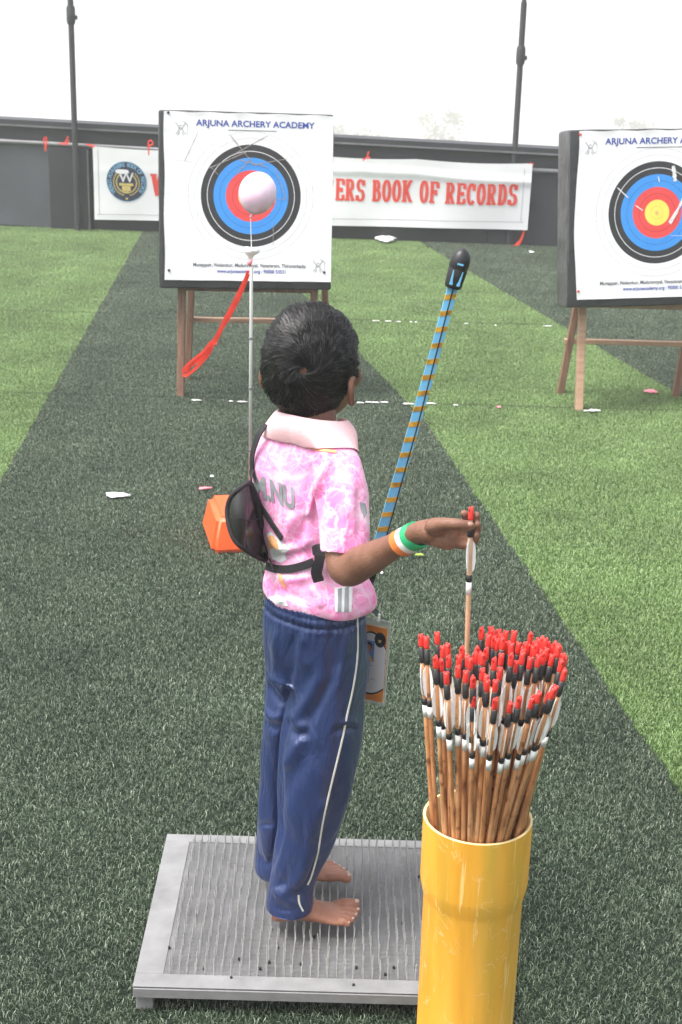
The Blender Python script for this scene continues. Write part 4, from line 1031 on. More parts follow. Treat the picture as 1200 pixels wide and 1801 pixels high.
        for i, (off, r_, l_) in enumerate(((-.0235, .0090, 1.0), (-.0080, .0062, .995), (.0042, .0058, .965), (.0155, .0055, .925), (.0260, .0054, .875))):
            a = b0+d*Lf*.74+sd*off*.9+Z*.011; e = b0+d*(Lf*l_-r_)+sd*off*1.05+Z*(r_*.95)
            limb(body, [a, a.lerp(e, .55)+Z*.0035, e], [r_*.9, r_*.95, r_], 4, 12); toe_tips.append((e+d*r_*.35+Z*r_*.78, d, sd, r_))
    leg(590, 2.12, 560, 511, 2.118, 1560); leg(530, 2.19, 508, 490, 2.236, 1515)
    soleN = .0755; soleF = .0755
    h1, t1 = G(473, 1615, soleN), G(635, 1612, soleN)
    foot(h1, t1, 1, soleN-.001)
    h2, t2 = G(466, 1550, soleF), G(614, 1537, soleF); foot(h2, t2, -1, soleF-.001)
    bo = remeshed('body', body, M['skin'], .0021, 2, .5); own(bo)
    # toe nails, thumb nail, eyes, lips
    for e_, d_, s2, r_ in toe_tips:
        mb = MB(); ellipsoid(mb, e_, [d_, s2, Vector((0, 0, 1))], (r_*.55, r_*.6, r_*.28), 12); own(mb.build('toe_nail', mat('toe nail', (.50, .32, .26), .3, .05, 40), smooth=True))
    mb = MB(); ellipsoid(mb, P(827, 922, Yh-.0192), [cR, cU, cF], (.0040, .0030, .0012), 14); own(mb.build('thumb_nail', mat('nail plate', (.42, .24, .19), .3, .05, 40), smooth=True))
    for s_ in (-1, 1):
        mb = MB(); ellipsoid(mb, H(s_*.027, .0748, -.012), ax, (.0095, .0055, .0048), 14); ey = own(mb.build('eye', M['eye_white'], smooth=True))
        mb = MB(); ellipsoid(mb, H(s_*.027, .0786, -.012), ax, (.0044, .0024, .0042), 12); ir = mb.build('iris', M['black'], smooth=True); ir.parent = ey; ir.matrix_parent_inverse = (Matrix.LocRotScale(t.location, t.rotation_euler, None) @ ey.matrix_parent_inverse).inverted()
    mb = MB(); ellipsoid(mb, H(0, .0835, -.0545), ax, (.015, .005, .0035), 12); ellipsoid(mb, H(0, .0825, -.0600), ax, (.012, .005, .0035), 12); own(mb.build('lips', M['lips'], smooth=True))
    # ---- trousers
    tr = MB()
    near = [(1598, 467, 557, 2.118, 16, 1.0), (1586, 467, 560, 2.118, 16, 1.0), (1550, 470, 562, 2.118, 18, 1.0), (1500, 478, 580, 2.12, 22, 1.0), (1450, 486, 596, 2.122, 26, 1.0), (1400, 489, 611, 2.124, 30, 1.02), (1350, 491, 622, 2.126, 34, 1.05), (1300, 496, 630, 2.128, 38, 1.05), (1250, 503, 636, 2.13, 42, 1.05), (1200, 512, 641, 2.13, 46, 1.05), (1150, 516, 642, 2.135, 48, 1.05), (1110, 520, 636, 2.14, 50, 1.05)]
    far = [(1528, 448, 532, 2.236, 12, 1.0), (1512, 449, 538, 2.236, 14, 1.0), (1475, 453, 552, 2.232, 20, 1.0), (1430, 457, 565, 2.226, 26, 1.0), (1380, 459, 573, 2.22, 30, 1.0), (1320, 461, 578, 2.212, 36, 1.05), (1260, 463, 582, 2.205, 42, 1.05), (1200, 465, 584, 2.2, 46, 1.05), (1150, 466, 584, 2.19, 48, 1.05), (1110, 470, 580, 2.18, 50, 1.05)]
    for L_ in (near, far): loft(tr, interp_rings([sil_ring(*q, pw=2.1) for q in L_]))
    hip = [(1190, 468, 640, 2.165, 50, 1.25), (1150, 463, 642, 2.16, 50, 1.28), (1110, 463, 642, 2.158, 50, 1.28), (1080, 466, 641, 2.156, 50, 1.28), (1060, 468, 640, 2.155, 50, 1.28), (1046, 470, 639, 2.155, 50, 1.28)]
    loft(tr, interp_rings([sil_ring(*q, pw=2.25) for q in hip]))
    to = remeshed('trousers', tr, M['trousers'], .003, 3, .5)
    def gather(a, nrm):      # gathers below the waist elastic, and the stitched elastic itself
        c = P(553, 1100, 2.157); ang = np.arctan2(a[:, 1]-c.y, a[:, 0]-c.x); z = a[:, 2]; zt = P(553, 1046, 2.155).z; zb = zt-.065
        k = np.clip((z-zb)/(zt-zb), 0, 1)*(z > zb-.01); g = .0015*np.sin(ang*46+3*np.sin(ang*7))*np.exp(-((z-(zt-.022))/.020)**2)
        g += -.0035*np.exp(-((z-(zt-.027))/.0035)**2) - .0018*np.exp(-((z-(zt-.012))/.0025)**2) + .0008*np.sin(ang*120)*(z > zt-.027)
        return g
    def softf(a, nrm):
        return np.array([noise.noise(Vector((x*9, y*9, z*4.2)))*.0085+noise.noise(Vector((x*24+9, y*24, z*11)))*.0040 for x, y, z in a])*np.clip((.60-a[:, 2])/.06, 0, 1)
    TS = [([(498, 1180), (507, 1225), (503, 1260), (492, 1320), (489, 1400), (489, 1470), (474, 1530)], 6, -.013),
          ([(500, 1250), (512, 1268), (528, 1278), (545, 1274)], 8, .008), ([(506, 1262), (520, 1292), (540, 1290)], 7, -.007),
          ([(570, 1170), (548, 1215), (527, 1250), (512, 1268)], 10, .008), ([(590, 1185), (570, 1220), (548, 1260), (530, 1300)], 9, -.006), ([(535, 1290), (518, 1320), (500, 1355)], 9, .008), ([(560, 1310), (530, 1345), (505, 1390), (494, 1430)], 12, -.005),
          ([(590, 1288), (610, 1281), (630, 1284)], 5, -.006), ([(596, 1276), (614, 1270), (630, 1273)], 6, .004), ([(466, 1186), (485, 1205), (505, 1224)], 7, .007), ([(464, 1200), (480, 1222), (502, 1242)], 7, -.006), ([(463, 1246), (478, 1262), (497, 1258)], 6, .006), ([(463, 1262), (480, 1280), (496, 1275)], 7, -.005),
          ([(520, 1115), (512, 1160), (508, 1200)], 8, -.006), ([(535, 1110), (530, 1150), (545, 1180)], 9, .005), ([(485, 1105), (482, 1150), (476, 1185)], 7, .004), ([(575, 1110), (585, 1150), (580, 1200)], 10, -.004), ([(610, 1110), (605, 1160), (590, 1220)], 9, .004),
          ([(555, 1470), (540, 1520), (515, 1560), (480, 1580)], 11, .009), ([(560, 1500), (548, 1545), (530, 1580)], 8, -.008), ([(490, 1545), (512, 1570), (545, 1580)], 8, -.007), ([(478, 1560), (492, 1580), (520, 1597)], 6, .005), 
          ([(455, 1500), (468, 1520), (480, 1505)], 6, -.006), ([(575, 1400), (560, 1440), (545, 1480)], 10, .005), ([(600, 1380), (590, 1420), (570, 1460)], 8, -.004), 
          ([(456, 1452), (470, 1449), (484, 1452)], 4, -.004), ([(469, 1592), (500, 1606), (540, 1594)], 2.5, -.0015), ([(450, 1541), (460, 1546), (470, 1545)], 2.5, -.0015)]
    TS = [(a_, w_*1.15, m_*.8) for a_, w_, m_ in TS]
    sculpt(to, TS, (gather, softf)); own(to)
    tt = bvh(to)
    laid_strip('side_piping', tt, [(627, 1072), (629, 1110), (628, 1160), (620, 1215), (612, 1250), (602, 1300), (590, 1350), (578, 1400), (567, 1450), (559, 1500), (548, 1540), (541, 1556)], .0028, M['piping'], t, .0006, .0016)
    laid_strip('side_piping', tt, [(525, 1574), (526, 1588), (533, 1602)], .0028, M['piping'], t, .0006, .0016, 4)
    # ---- jersey
    sm = MB()
    tor = [(1056, 472, 655, 2.158, 50, 1.3), (1047, 465, 659, 2.158, 50, 1.3), (1030, 464, 657, 2.158, 50, 1.32), (1010, 469, 648, 2.16, 51, 1.33), (985, 474, 632, 2.162, 51, 1.33), (940, 464, 618, 2.164, 52, 1.36), (900, 454, 612, 2.167, 52, 1.4), (860, 446, 612, 2.17, 52, 1.45), (825, 444, 615, 2.172, 52, 1.55), (800, 446, 618, 2.172, 52, 1.65), (780, 452, 614, 2.172, 52, 1.75), (762, 466, 604, 2.172, 52, 1.8), (748, 488, 588, 2.172, 52, 1.5), (738, 505, 578, 2.172, 52, 1.3)]
    loft(sm, interp_rings([sil_ring(*q, pw=2.35) for q in tor], 4), 48)
    limb(sm, [P(566, 818, 2.14), P(588, 818, 2.115), P(598, 848, 2.095), P(604, 900, 2.07), P(606, 950, 2.05), P(606, 972, 2.044)], [.032, .0375, .0395, .0385, .0365, .0365], 6, 30, False)
    limb(sm, [P(505, 800, 2.2), P(488, 815, 2.225), P(503, 865, 2.27), P(525, 905, 2.31)], [.038, .040, .037, .0345], 6, 26, False)
    so_ = remeshed('jersey', sm, M['shirt'], .003, 3, .5)
    def softs(a, nrm):
        return np.array([noise.noise(Vector((x*14, y*14, z*10)))*.0045+noise.noise(Vector((x*32+5, y*32, z*26)))*.0022 for x, y, z in a])
    SS = [([(592, 812), (575, 850), (556, 890), (552, 940)], 7, -.007), ([(580, 805), (562, 850), (546, 895), (547, 908)], 6, .007), ([(562, 800), (548, 840), (535, 880)], 9, -.004),
          ([(550, 770), (565, 790), (577, 812)], 8, .004), ([(470, 940), (500, 965), (530, 960), (550, 945)], 8, .006), ([(472, 985), (500, 978), (540, 970)], 7, -.006), ([(540, 905), (530, 940), (518, 970)], 8, -.005), ([(520, 900), (508, 930), (500, 955)], 8, .004),
          ([(480, 1010), (510, 1020), (550, 1015)], 8, .006), ([(475, 1035), (505, 1045), (540, 1060)], 8, -.005), ([(545, 1030), (560, 1050), (565, 1070)], 8, .005), ([(625, 1035), (632, 1055), (640, 1076)], 7, -.005), ([(475, 1015), (473, 1040), (480, 1060)], 5, -.005), ([(487, 1020), (492, 1045), (500, 1062)], 6, .004),
          ([(610, 830), (618, 870), (612, 910)], 9, .004), ([(580, 880), (590, 920), (585, 960)], 8, -.004), ([(625, 860), (634, 900), (632, 950)], 7, -.004), ([(600, 900), (606, 930), (604, 965)], 7, .003), ([(470, 800), (490, 830), (495, 870)], 10, .003), ([(520, 790), (512, 830), (520, 870)], 12, -.003)]
    sculpt(so_, SS, (softs,)); own(so_)
    ts = bvh(so_)
    # skin hidden under the clothes stays inside them
    a, _n = get(bo.data); pu, pv = projn(a); z0 = .135; zw = P(553, 1060, 2.155).z; zc = P(553, 752, 2.17).z; ch = 0
    for i in range(len(a)):
        x, y, z = a[i]
        if pu[i] > 652: continue
        if z0 < z < zw: tree = tt
        elif zw <= z < zc and pv[i] < 962 and not (y > 2.29 and pu[i] > 515): tree = ts
        elif zw <= z < zc and pu[i] < 560: tree = ts
        else: continue
        h = tree.find_nearest(Vector(a[i]))
        sd_ = (Vector(a[i])-h[0]).dot(h[1])
        if pv[i] > 935 and pu[i] > 575 and tree is ts and sd_ > .006: continue
        if sd_ > -.004: a[i] = h[0]-h[1]*.006
    bo.data.vertices.foreach_set('co', a.ravel()); bo.data.update()
    # printed lettering and panels
    def text_decal(s, u0, v0, du, dv, size, m, k=1.):
        vs, fs = text_mesh(s, 1.0, 'LEFT', .045); polys = []
        for f_ in fs: polys.append([(u0+(vs[i].x*du[0]+vs[i].y*dv[0])*size, v0+(vs[i].x*du[1]+vs[i].y*dv[1])*size) for i in f_])
        return decal('jersey_lettering', ts, polys, m, t, .0012, 2.5)
    text_decal('M.NU', 447, 853, (.66, .25), (-.10, -1.18), 44, M['silver'])
    decal('jersey_panel', ts, [[(472, 1050), (488, 1046), (503, 1054), (508, 1066), (486, 1062)]], M['pale_print'], t, .0012, 4)
    decal('jersey_panel', ts, [[(588, 1034), (620, 1030), (618, 1076), (590, 1076)]], M['pale_print'], t, .0012, 4)
    decal('jersey_panel', ts, [[(594, 1036), (601, 1034), (600, 1076), (594, 1076)]], M['silver'], t, .0018, 3)
    decal('jersey_panel', ts, [[(606, 1034), (613, 1032), (613, 1076), (605, 1076)]], M['silver'], t, .0018, 3)
    decal('jersey_panel', ts, [[(470, 938), (478, 934), (486, 944), (496, 950), (510, 966), (502, 972), (506, 984), (496, 990), (486, 978), (480, 984), (474, 962)]], M['pale_print'], t, .0012, 4)
    decal('jersey_panel', ts, [[(472, 944), (480, 941), (488, 950), (484, 955), (492, 966), (483, 962), (476, 966)]], M['orange_print'], t, .0018, 3)
    decal('jersey_panel', ts, [[(490, 1008), (496, 1012), (499, 1020), (506, 1036), (498, 1030), (493, 1022)]], M['orange_print'], t, .0014, 3)
    decal('jersey_panel', ts, [[(632, 882), (642, 886), (645, 902), (640, 912), (634, 896)]], M['silver'], t, .0014, 3)
    # undershirt peeping over the waistband
    # ---- polo collar: a folded band round the neck
    n = 72; top_, bot_, vs = [], [], []
    fb, rb = fr(55); cc = P(549, 727, 2.168)
    for i in range(n+1):
        a = R(-158+316*i/n)             # 0 = nape, +- towards the throat; positive = right side
        dirv = -fb*math.cos(a)+rb*math.sin(a)
        dn = .5-.5*math.cos(a)          # 0 at nape, 1 at throat
        tp = cc+dirv*(.047+.004*abs(math.sin(a)))+Vector((0, 0, .010-.020*dn))
        pt = math.exp(-((abs(math.degrees(a))-150)/16)**2)
        lo = cc+dirv*(.066+.016*abs(math.sin(a))+.012*dn)+Vector((0, 0, -.030-.026*dn-.020*pt))
        mid = tp.lerp(lo, .12)+dirv*.0022+Vector((0, 0, .0015)); m2 = tp.lerp(lo, .6)+dirv*.001+Vector((0, 0, .001))
        inn = cc+dirv*.041+Vector((0, 0, -.030-.012*dn))
        vs += [inn, tp, mid, m2, lo]
    K = 5; fs = [(i*K+j, i*K+j+1, (i+1)*K+j+1, (i+1)*K+j) for i in range(n) for j in range(K-1)]
    for i_, v_ in enumerate(vs):
        if i_ % K == 0: continue
        h = ts.find_nearest(v_)
        sd_ = (v_-h[0]).dot(h[1]); need = (.001, .002, .003, .0025)[i_ % K-1]
        if sd_ < need and h[3] < .06: vs[i_] = h[0]+h[1]*need
        elif i_ % K == 4 and sd_ > .003: vs[i_] = v_-h[1]*(sd_-.003)*.9
    co_ = mobj('collar', vs, fs, M['collar'], smooth=True)
    for nme, kw in (('SOLIDIFY', dict(thickness=.0014, offset=0)), ('SUBSURF', dict(levels=2, render_levels=2))):
        md = co_.modifiers.new(nme, nme)
        for k_, v_ in kw.items(): setattr(md, k_, v_)
    own(co_)
    laid_strip('collar_trim', ts, [(545, 786), (562, 791), (580, 794), (592, 795)], .0050, M['orange_print'], t, .0012, .001, 5)
    # ---- hair: dark cap plus thousands of strands turning about the crown
    def hull(d, lift=0.):          # d: unit vector in head axes -> surface point
        x, y, z = d; rx, ry, rz = .0685, .090, .088
        k = 1/math.sqrt((x/rx)**2+(y/ry)**2+(z/rz)**2)
        az = math.atan2(z, x); bumpy = 1+.035*max(0, math.cos(az-R(118)))**3 - .03*max(0, math.cos(az-R(150)))**6 + .03*max(0, math.cos(az-R(-5)))**8
        low = max(0, min(1, (-.15-z)/.5)); k *= bumpy*(1-.01*low)
        bn = noise.noise(Vector((x, y, z))*3.1)*.03+noise.noise(Vector((x, y, z))*7)*.018; k *= 1+bn*(1-low)
        return H(x*(k+lift), y*(k+lift), z*(k+lift)-.002)
    def inhair(d):
        x, y, z = d
        if z > .35: return y < .93-.1*z
        if z > -.30: return y < .34-.1*abs(x) if abs(x) < .7 else y < .10+.5*max(0, z)
        return y < -.10 and z > -.93
    W = Vector((.34, -.92, .22)).normalized()
    bm = bmesh.new(); bmesh.ops.create_icosphere(bm, subdivisions=5, radius=1)
    kill = [v for v in bm.verts if not inhair(v.co) or v.co.angle(W) < .045]; bmesh.ops.delete(bm, geom=kill, context='VERTS')
    for v in bm.verts: v.co = hull(v.co.normalized(), -.0035)
    me = bpy.data.meshes.new('hair'); bm.to_mesh(me); bm.free(); me.materials.append(M['hair']); ho = bpy.data.objects.new('hair', me); col.objects.link(ho)
    me.polygons.foreach_set('use_smooth', [True]*len(me.polygons)); sdm = ho.modifiers.new('s', 'SOLIDIFY'); sdm.thickness = .006; sdm.offset = -1; own(ho)
    vs, fs = [], []
    for _ in range(25000):
        d = Vector(rng.normal(size=3)).normalized()
        if not inhair(d): continue
        dist = math.acos(max(-1, min(1, d.dot(W))))
        low = d.z < -.38
        if dist < .10 and random.random() < .75*(1-dist/.12): continue
        if low: stepn, lift = .055, .0006
        else: stepn, lift = .12+.05*random.random(), .0006+.0014*random.random()
        cl = noise.noise(d*2.6)*.6+noise.noise(d*7+Vector((3, 1, 2)))*.25; lift_k = .6+1.1*max(0, noise.noise(d*6+Vector((9, 2, 4)))+.3)
        wd = random.uniform(.00028, .0006); b0 = len(vs); cur = d.copy(); seg = 5
        for k in range(seg+1):
            away = (cur-W); away -= cur*away.dot(cur); away.normalize()
            sw = cur.cross(away); ang = R(48)*math.exp(-dist*1.1)+cl*.75+(.25*k*cl)
            tdir = away*math.cos(ang)+sw*math.sin(ang)
            if low: tdir = (tdir*.3+Vector((0, 0, -1))+sw*cl*.1); tdir -= cur*tdir.dot(cur)
            tdir.normalize()
            c = hull(cur, lift_k*(lift*k*.9 if k < 4 else lift*(6.2-k)) - (.001 if k == 0 else 0)); 
            wdir = cur.cross(tdir); wdir = (r*wdir.x+fw*wdir.y+upv*wdir.z).normalized()*wd*(1 if k < 3 else (seg+.3-k)/(seg-2))
            vs += [c-wdir, c+wdir]; cur = (cur+tdir*stepn/seg*2.2).normalized()
            if not inhair(cur) and cur.z > .2 : pass
        fs += [(b0+2*k, b0+2*k+1, b0+2*k+3, b0+2*k+2) for k in range(seg)]
    hs_ = mobj('hair_strands', vs, fs, M['hair']); own(hs_); tag(hs_, kind='stuff')
    return t, to, so_, bo, tt, ts, own
T_, TRO, JER, BOD, tt, ts, own = person()

# ---- things worn: wristband, chest guard
def wristband():
    a, b = P(701, 957, 1.927), P(739, 937, 1.889); d = (b-a).normalized()
    for nme, k0, k1, mm, r0 in (('wristband', .10, .36, 'orange_band', .0196), ('wristband', .37, .58, 'white_band', .0196), ('wristband', .59, .92, 'green_band', .0198)):
        mb = MB(); n = 40; vs = []
        e1 = d.cross(Vector((0, 0, 1))).normalized(); e2 = e1.cross(d)
        for rr, ks in ((r0, (k0, k1)), (r0-.003, (k1, k0))):
            for k in ks:
                c = a.lerp(b, k)+Vector((0, 0, -.001))
                for j in range(n): th = 2*math.pi*j/n; vs.append(c+(e1*math.cos(th)*.92+e2*math.sin(th)*1.02)*rr+d*.004*math.sin(th)*-1)
        fs = [(q*n+j, q*n+(j+1) % n, ((q+1) % 4)*n+(j+1) % n, ((q+1) % 4)*n+j) for q in range(4) for j in range(n)]
        mb.add(vs, fs); o = own(mb.build(nme, M[mm])); smooth_auto(o, 50)
    c = P(737, 957, 1.90); mb = MB()
    mb.tube([c, c+Vector((.004, -.003, -.003)), c+Vector((.009, -.003, .001))], [.0045, .004, .003], 8); own(mb.build('band_tab', M['green_band'], smooth=True))
wristband()
def guard():
    g = empty('g', (0, 0, 0)); bpy.data.objects.remove(g)
    # curved vinyl panel standing out at the child's left side
    outline = [(440, 848), (424, 857), (407, 873), (400, 893), (401, 915), (407, 938), (417, 955), (436, 970), (455, 981), (470, 987), (476, 992), (474, 975), (466, 935), (458, 900), (450, 868)]
    def gp(u, v, off=0.):
        k = max((u-400)/75., 0.); y = 2.135+.10*k**1.4-.045*math.sin(math.pi*min(max(k, 0), 1))+off - .02*math.sin((v-850)/140*math.pi)
        return P(u, v, y)
    bm = bmesh.new(); vs = [bm.verts.new((x, y, 0)) for x, y, _ in catmull([(x, y, 0) for x, y in outline]+[(outline[0][0], outline[0][1], 0)], 4)[:-1]]
    bm.faces.new(vs); bmesh.ops.triangulate(bm, faces=bm.faces[:])
    for ax in ((1, 0, 0), (0, 1, 0)):
        x = (400 if ax[0] else 848)+5
        while x < (480 if ax[0] else 995):
            bmesh.ops.bisect_plane(bm, geom=bm.verts[:]+bm.edges[:]+bm.faces[:], plane_co=Vector(ax)*x, plane_no=ax); x += 5
    for v in bm.verts: v.co = gp(v.co.x, v.co.y)
    me = bpy.data.meshes.new('chest_guard'); bm.to_mesh(me); bm.free(); me.materials.append(M['gloss_black'])
    me.polygons.foreach_set('use_smooth', [True]*len(me.polygons))
    o = bpy.data.objects.new('chest_guard', me); col.objects.link(o); md = o.modifiers.new('s', 'SOLIDIFY'); md.thickness = .003; own(o)
    q = catmull([(x, y, 0) for x, y in outline]+[(outline[0][0], outline[0][1], 0)], 5)
    mb = MB(); mb.tube([gp(a[0], a[1], -.001) for a in q], .0038, 8); own(mb.build('guard_edging', M['webbing'], smooth=True))
    mb = MB(); mb.ribbon([gp(412+i*6.5, 913-3*math.sin(i), -.004) for i in range(8)], .0012, Vector((0, -1, 0)), .001); own(mb.build('guard_seam', M['webbing']))
    own_s = lambda o: o
    # webbing: up over the left shoulder, across the lower back, round the waist
    mb = MB(); pts = [gp(441, 850), P(444, 832, 2.17), P(443, 810, 2.17), P(447, 788, 2.165), P(456, 764, 2.16), P(468, 746, 2.165)]
    mb.ribbon([Vector(p) for p in catmull(pts, 6)], [.016]*8+[.010]*(len(catmull(pts, 6))-8), Vector((-.8, -.6, .1)), .0022); own(mb.build('shoulder_strap', M['webbing']))
    laid_strip('back_strap', ts, [(452, 868), (460, 888), (471, 905), (484, 925), (498, 946)], .0105, M['webbing'], T_, .003, .0024)
    mb = MB(); pts = [gp(441, 852), gp(450, 880, -.004), gp(461, 930, -.004), gp(472, 975, -.004), P(479, 997, 2.11)]
    mb.ribbon([Vector(p) for p in catmull(pts, 6)], .0105, Vector((-.2, -1, .1)), .0024); own(mb.build('side_strap', M['webbing']))
    laid_strip('waist_strap', ts, [(472, 996), (490, 1001), (512, 1000), (535, 994), (553, 987)], .0125, M['webbing'], T_, .003, .0026)
    # buckle and loose tail
    b = drop(ts, 556, 990, .004)[0]; off = b.y
    mb = MB(); pts = [P(551, 968, off-.004), P(563, 970, off-.012), P(562, 985, off-.014), P(558, 1000, off-.012), P(557, 1010, off-.010), P(561, 1022, off-.008)]
    mb.ribbon([Vector(p) for p in catmull(pts, 5)], [.012, .016, .019, .020, .021, .020, .019, .018, .017, .016, .015, .015, .016, .017, .017, .017, .017, .017, .017, .017, .016, .016, .016, .016, .016, .016][:len(catmull(pts, 5))], Vector((-.1, -1, .1)), .005)
    own(mb.build('buckle', M['webbing']))
guard()

# ------------------------------------------------------------ bow held in the left hand
def bow():
    Yb = 2.345; tip = P(806, 462, Yb); g = P(655, 985, Yb); t = empty('bow', g)
    ax_ = (tip-g).normalized(); Lb = (tip-g).length
    fwd = Vector((ax_.z, 0, -ax_.x)).normalized()          # towards the right of the picture: the string side is opposite the belly
    def pt(k): return g+ax_*Lb*k+fwd*(.0030*math.sin(abs(k)*math.pi)+.002)
    def limbm(sgn):
        mb = MB(); ks = np.linspace(.06, 1.0, 30); pts = [pt(k*sgn) for k in ks]
        mb.ribbon(pts, [.0182-.0015*k for k in ks], Vector((0, -1, 0)), .008); o = mb.build('limb', M['sky_blue']); adopt(o, t)
        for i in range(17):
            k = .115+i*.052; 
            if k > .97: break
            c = pt(k*sgn)+Vector((0, -.0046, 0)); w_ = .0092-.0008*k; h = .0045
            mb = MB(); e = ax_*sgn
            q = [c-fwd*w_-e*h-e*.0035, c+fwd*w_-e*h+e*.0035, c+fwd*w_+e*h+e*.0035, c-fwd*w_+e*h-e*.0035]
            B_ = Vector((0, .0092, 0)); mb.add(q+[a+B_ for a in q], [(0, 1, 2, 3), (7, 6, 5, 4), (0, 4, 5, 1), (1, 5, 6, 2), (2, 6, 7, 3), (3, 7, 4, 0)])
            o = mb.build('tape_band', M['gold_tape']); adopt(o, t)
    limbm(1); limbm(-1)
    mb = MB(); mb.tube([pt(k) for k in np.linspace(-.075, .075, 9)], [.009, .011, .0125, .0125, .012, .0125, .0125, .011, .009], 14); adopt(mb.build('grip', M['black'], smooth=True), t)
    a, b = pt(.99)+Vector((0, -.007, 0)), pt(-.99)+Vector((0, -.007, 0)); q = fwd*.010
    mb = MB(); mb.tube([a, a.lerp(b, .25)+q*.75, a.lerp(b, .5)+q, a.lerp(b, .75)+q*.75, b], .0012, 6); adopt(mb.build('string', M['black']), t)
    for sgn in (1, -1):
        e = ax_*sgn; c0 = pt(.93*sgn); mb = MB()
        prof = [(-.004, .0125), (0, .0142), (.026, .0158), (.028, .0150), (.030, .0160), (.044, .0158), (.052, .0132), (.058, .0085), (.061, .002)]
        mb.tube([c0+e*z for z, _ in prof], [r_ for _, r_ in prof], 20); o = mb.build('tip_cap', M['black'], smooth=True); adopt(o, t)
        for s_ in (-1, 1):
            c = c0+e*.014+fwd*s_*.0058+Vector((0, -.0128, 0)); w_ = .0026; h = .012
            mb = MB(); q = [c-fwd*w_-e*h, c+fwd*w_-e*h, c+fwd*w_+e*h, c-fwd*w_+e*h]; B_ = Vector((0, .006, 0)); q = [x+Vector((0, -.0012, 0)) for x in q]
            mb.add(q+[x+B_ for x in q], [(0, 1, 2, 3), (0, 4, 5, 1), (1, 5, 6, 2), (2, 6, 7, 3), (3, 7, 4, 0)]); adopt(mb.build('cap_slot', M['sky_blue']), t)
        mb = MB(); c = c0+e*.037+Vector((0, -.0158, 0))
        mb.ribbon([c-fwd*.005, c+fwd*.005], .003, Vector((0, -1, 0)), .001); adopt(mb.build('cap_stripe', M['sky_blue']), t)
    tag(t, 'light blue bow limb wound with gold tape, black rubber tip, held by the child', 'bow')
bow()

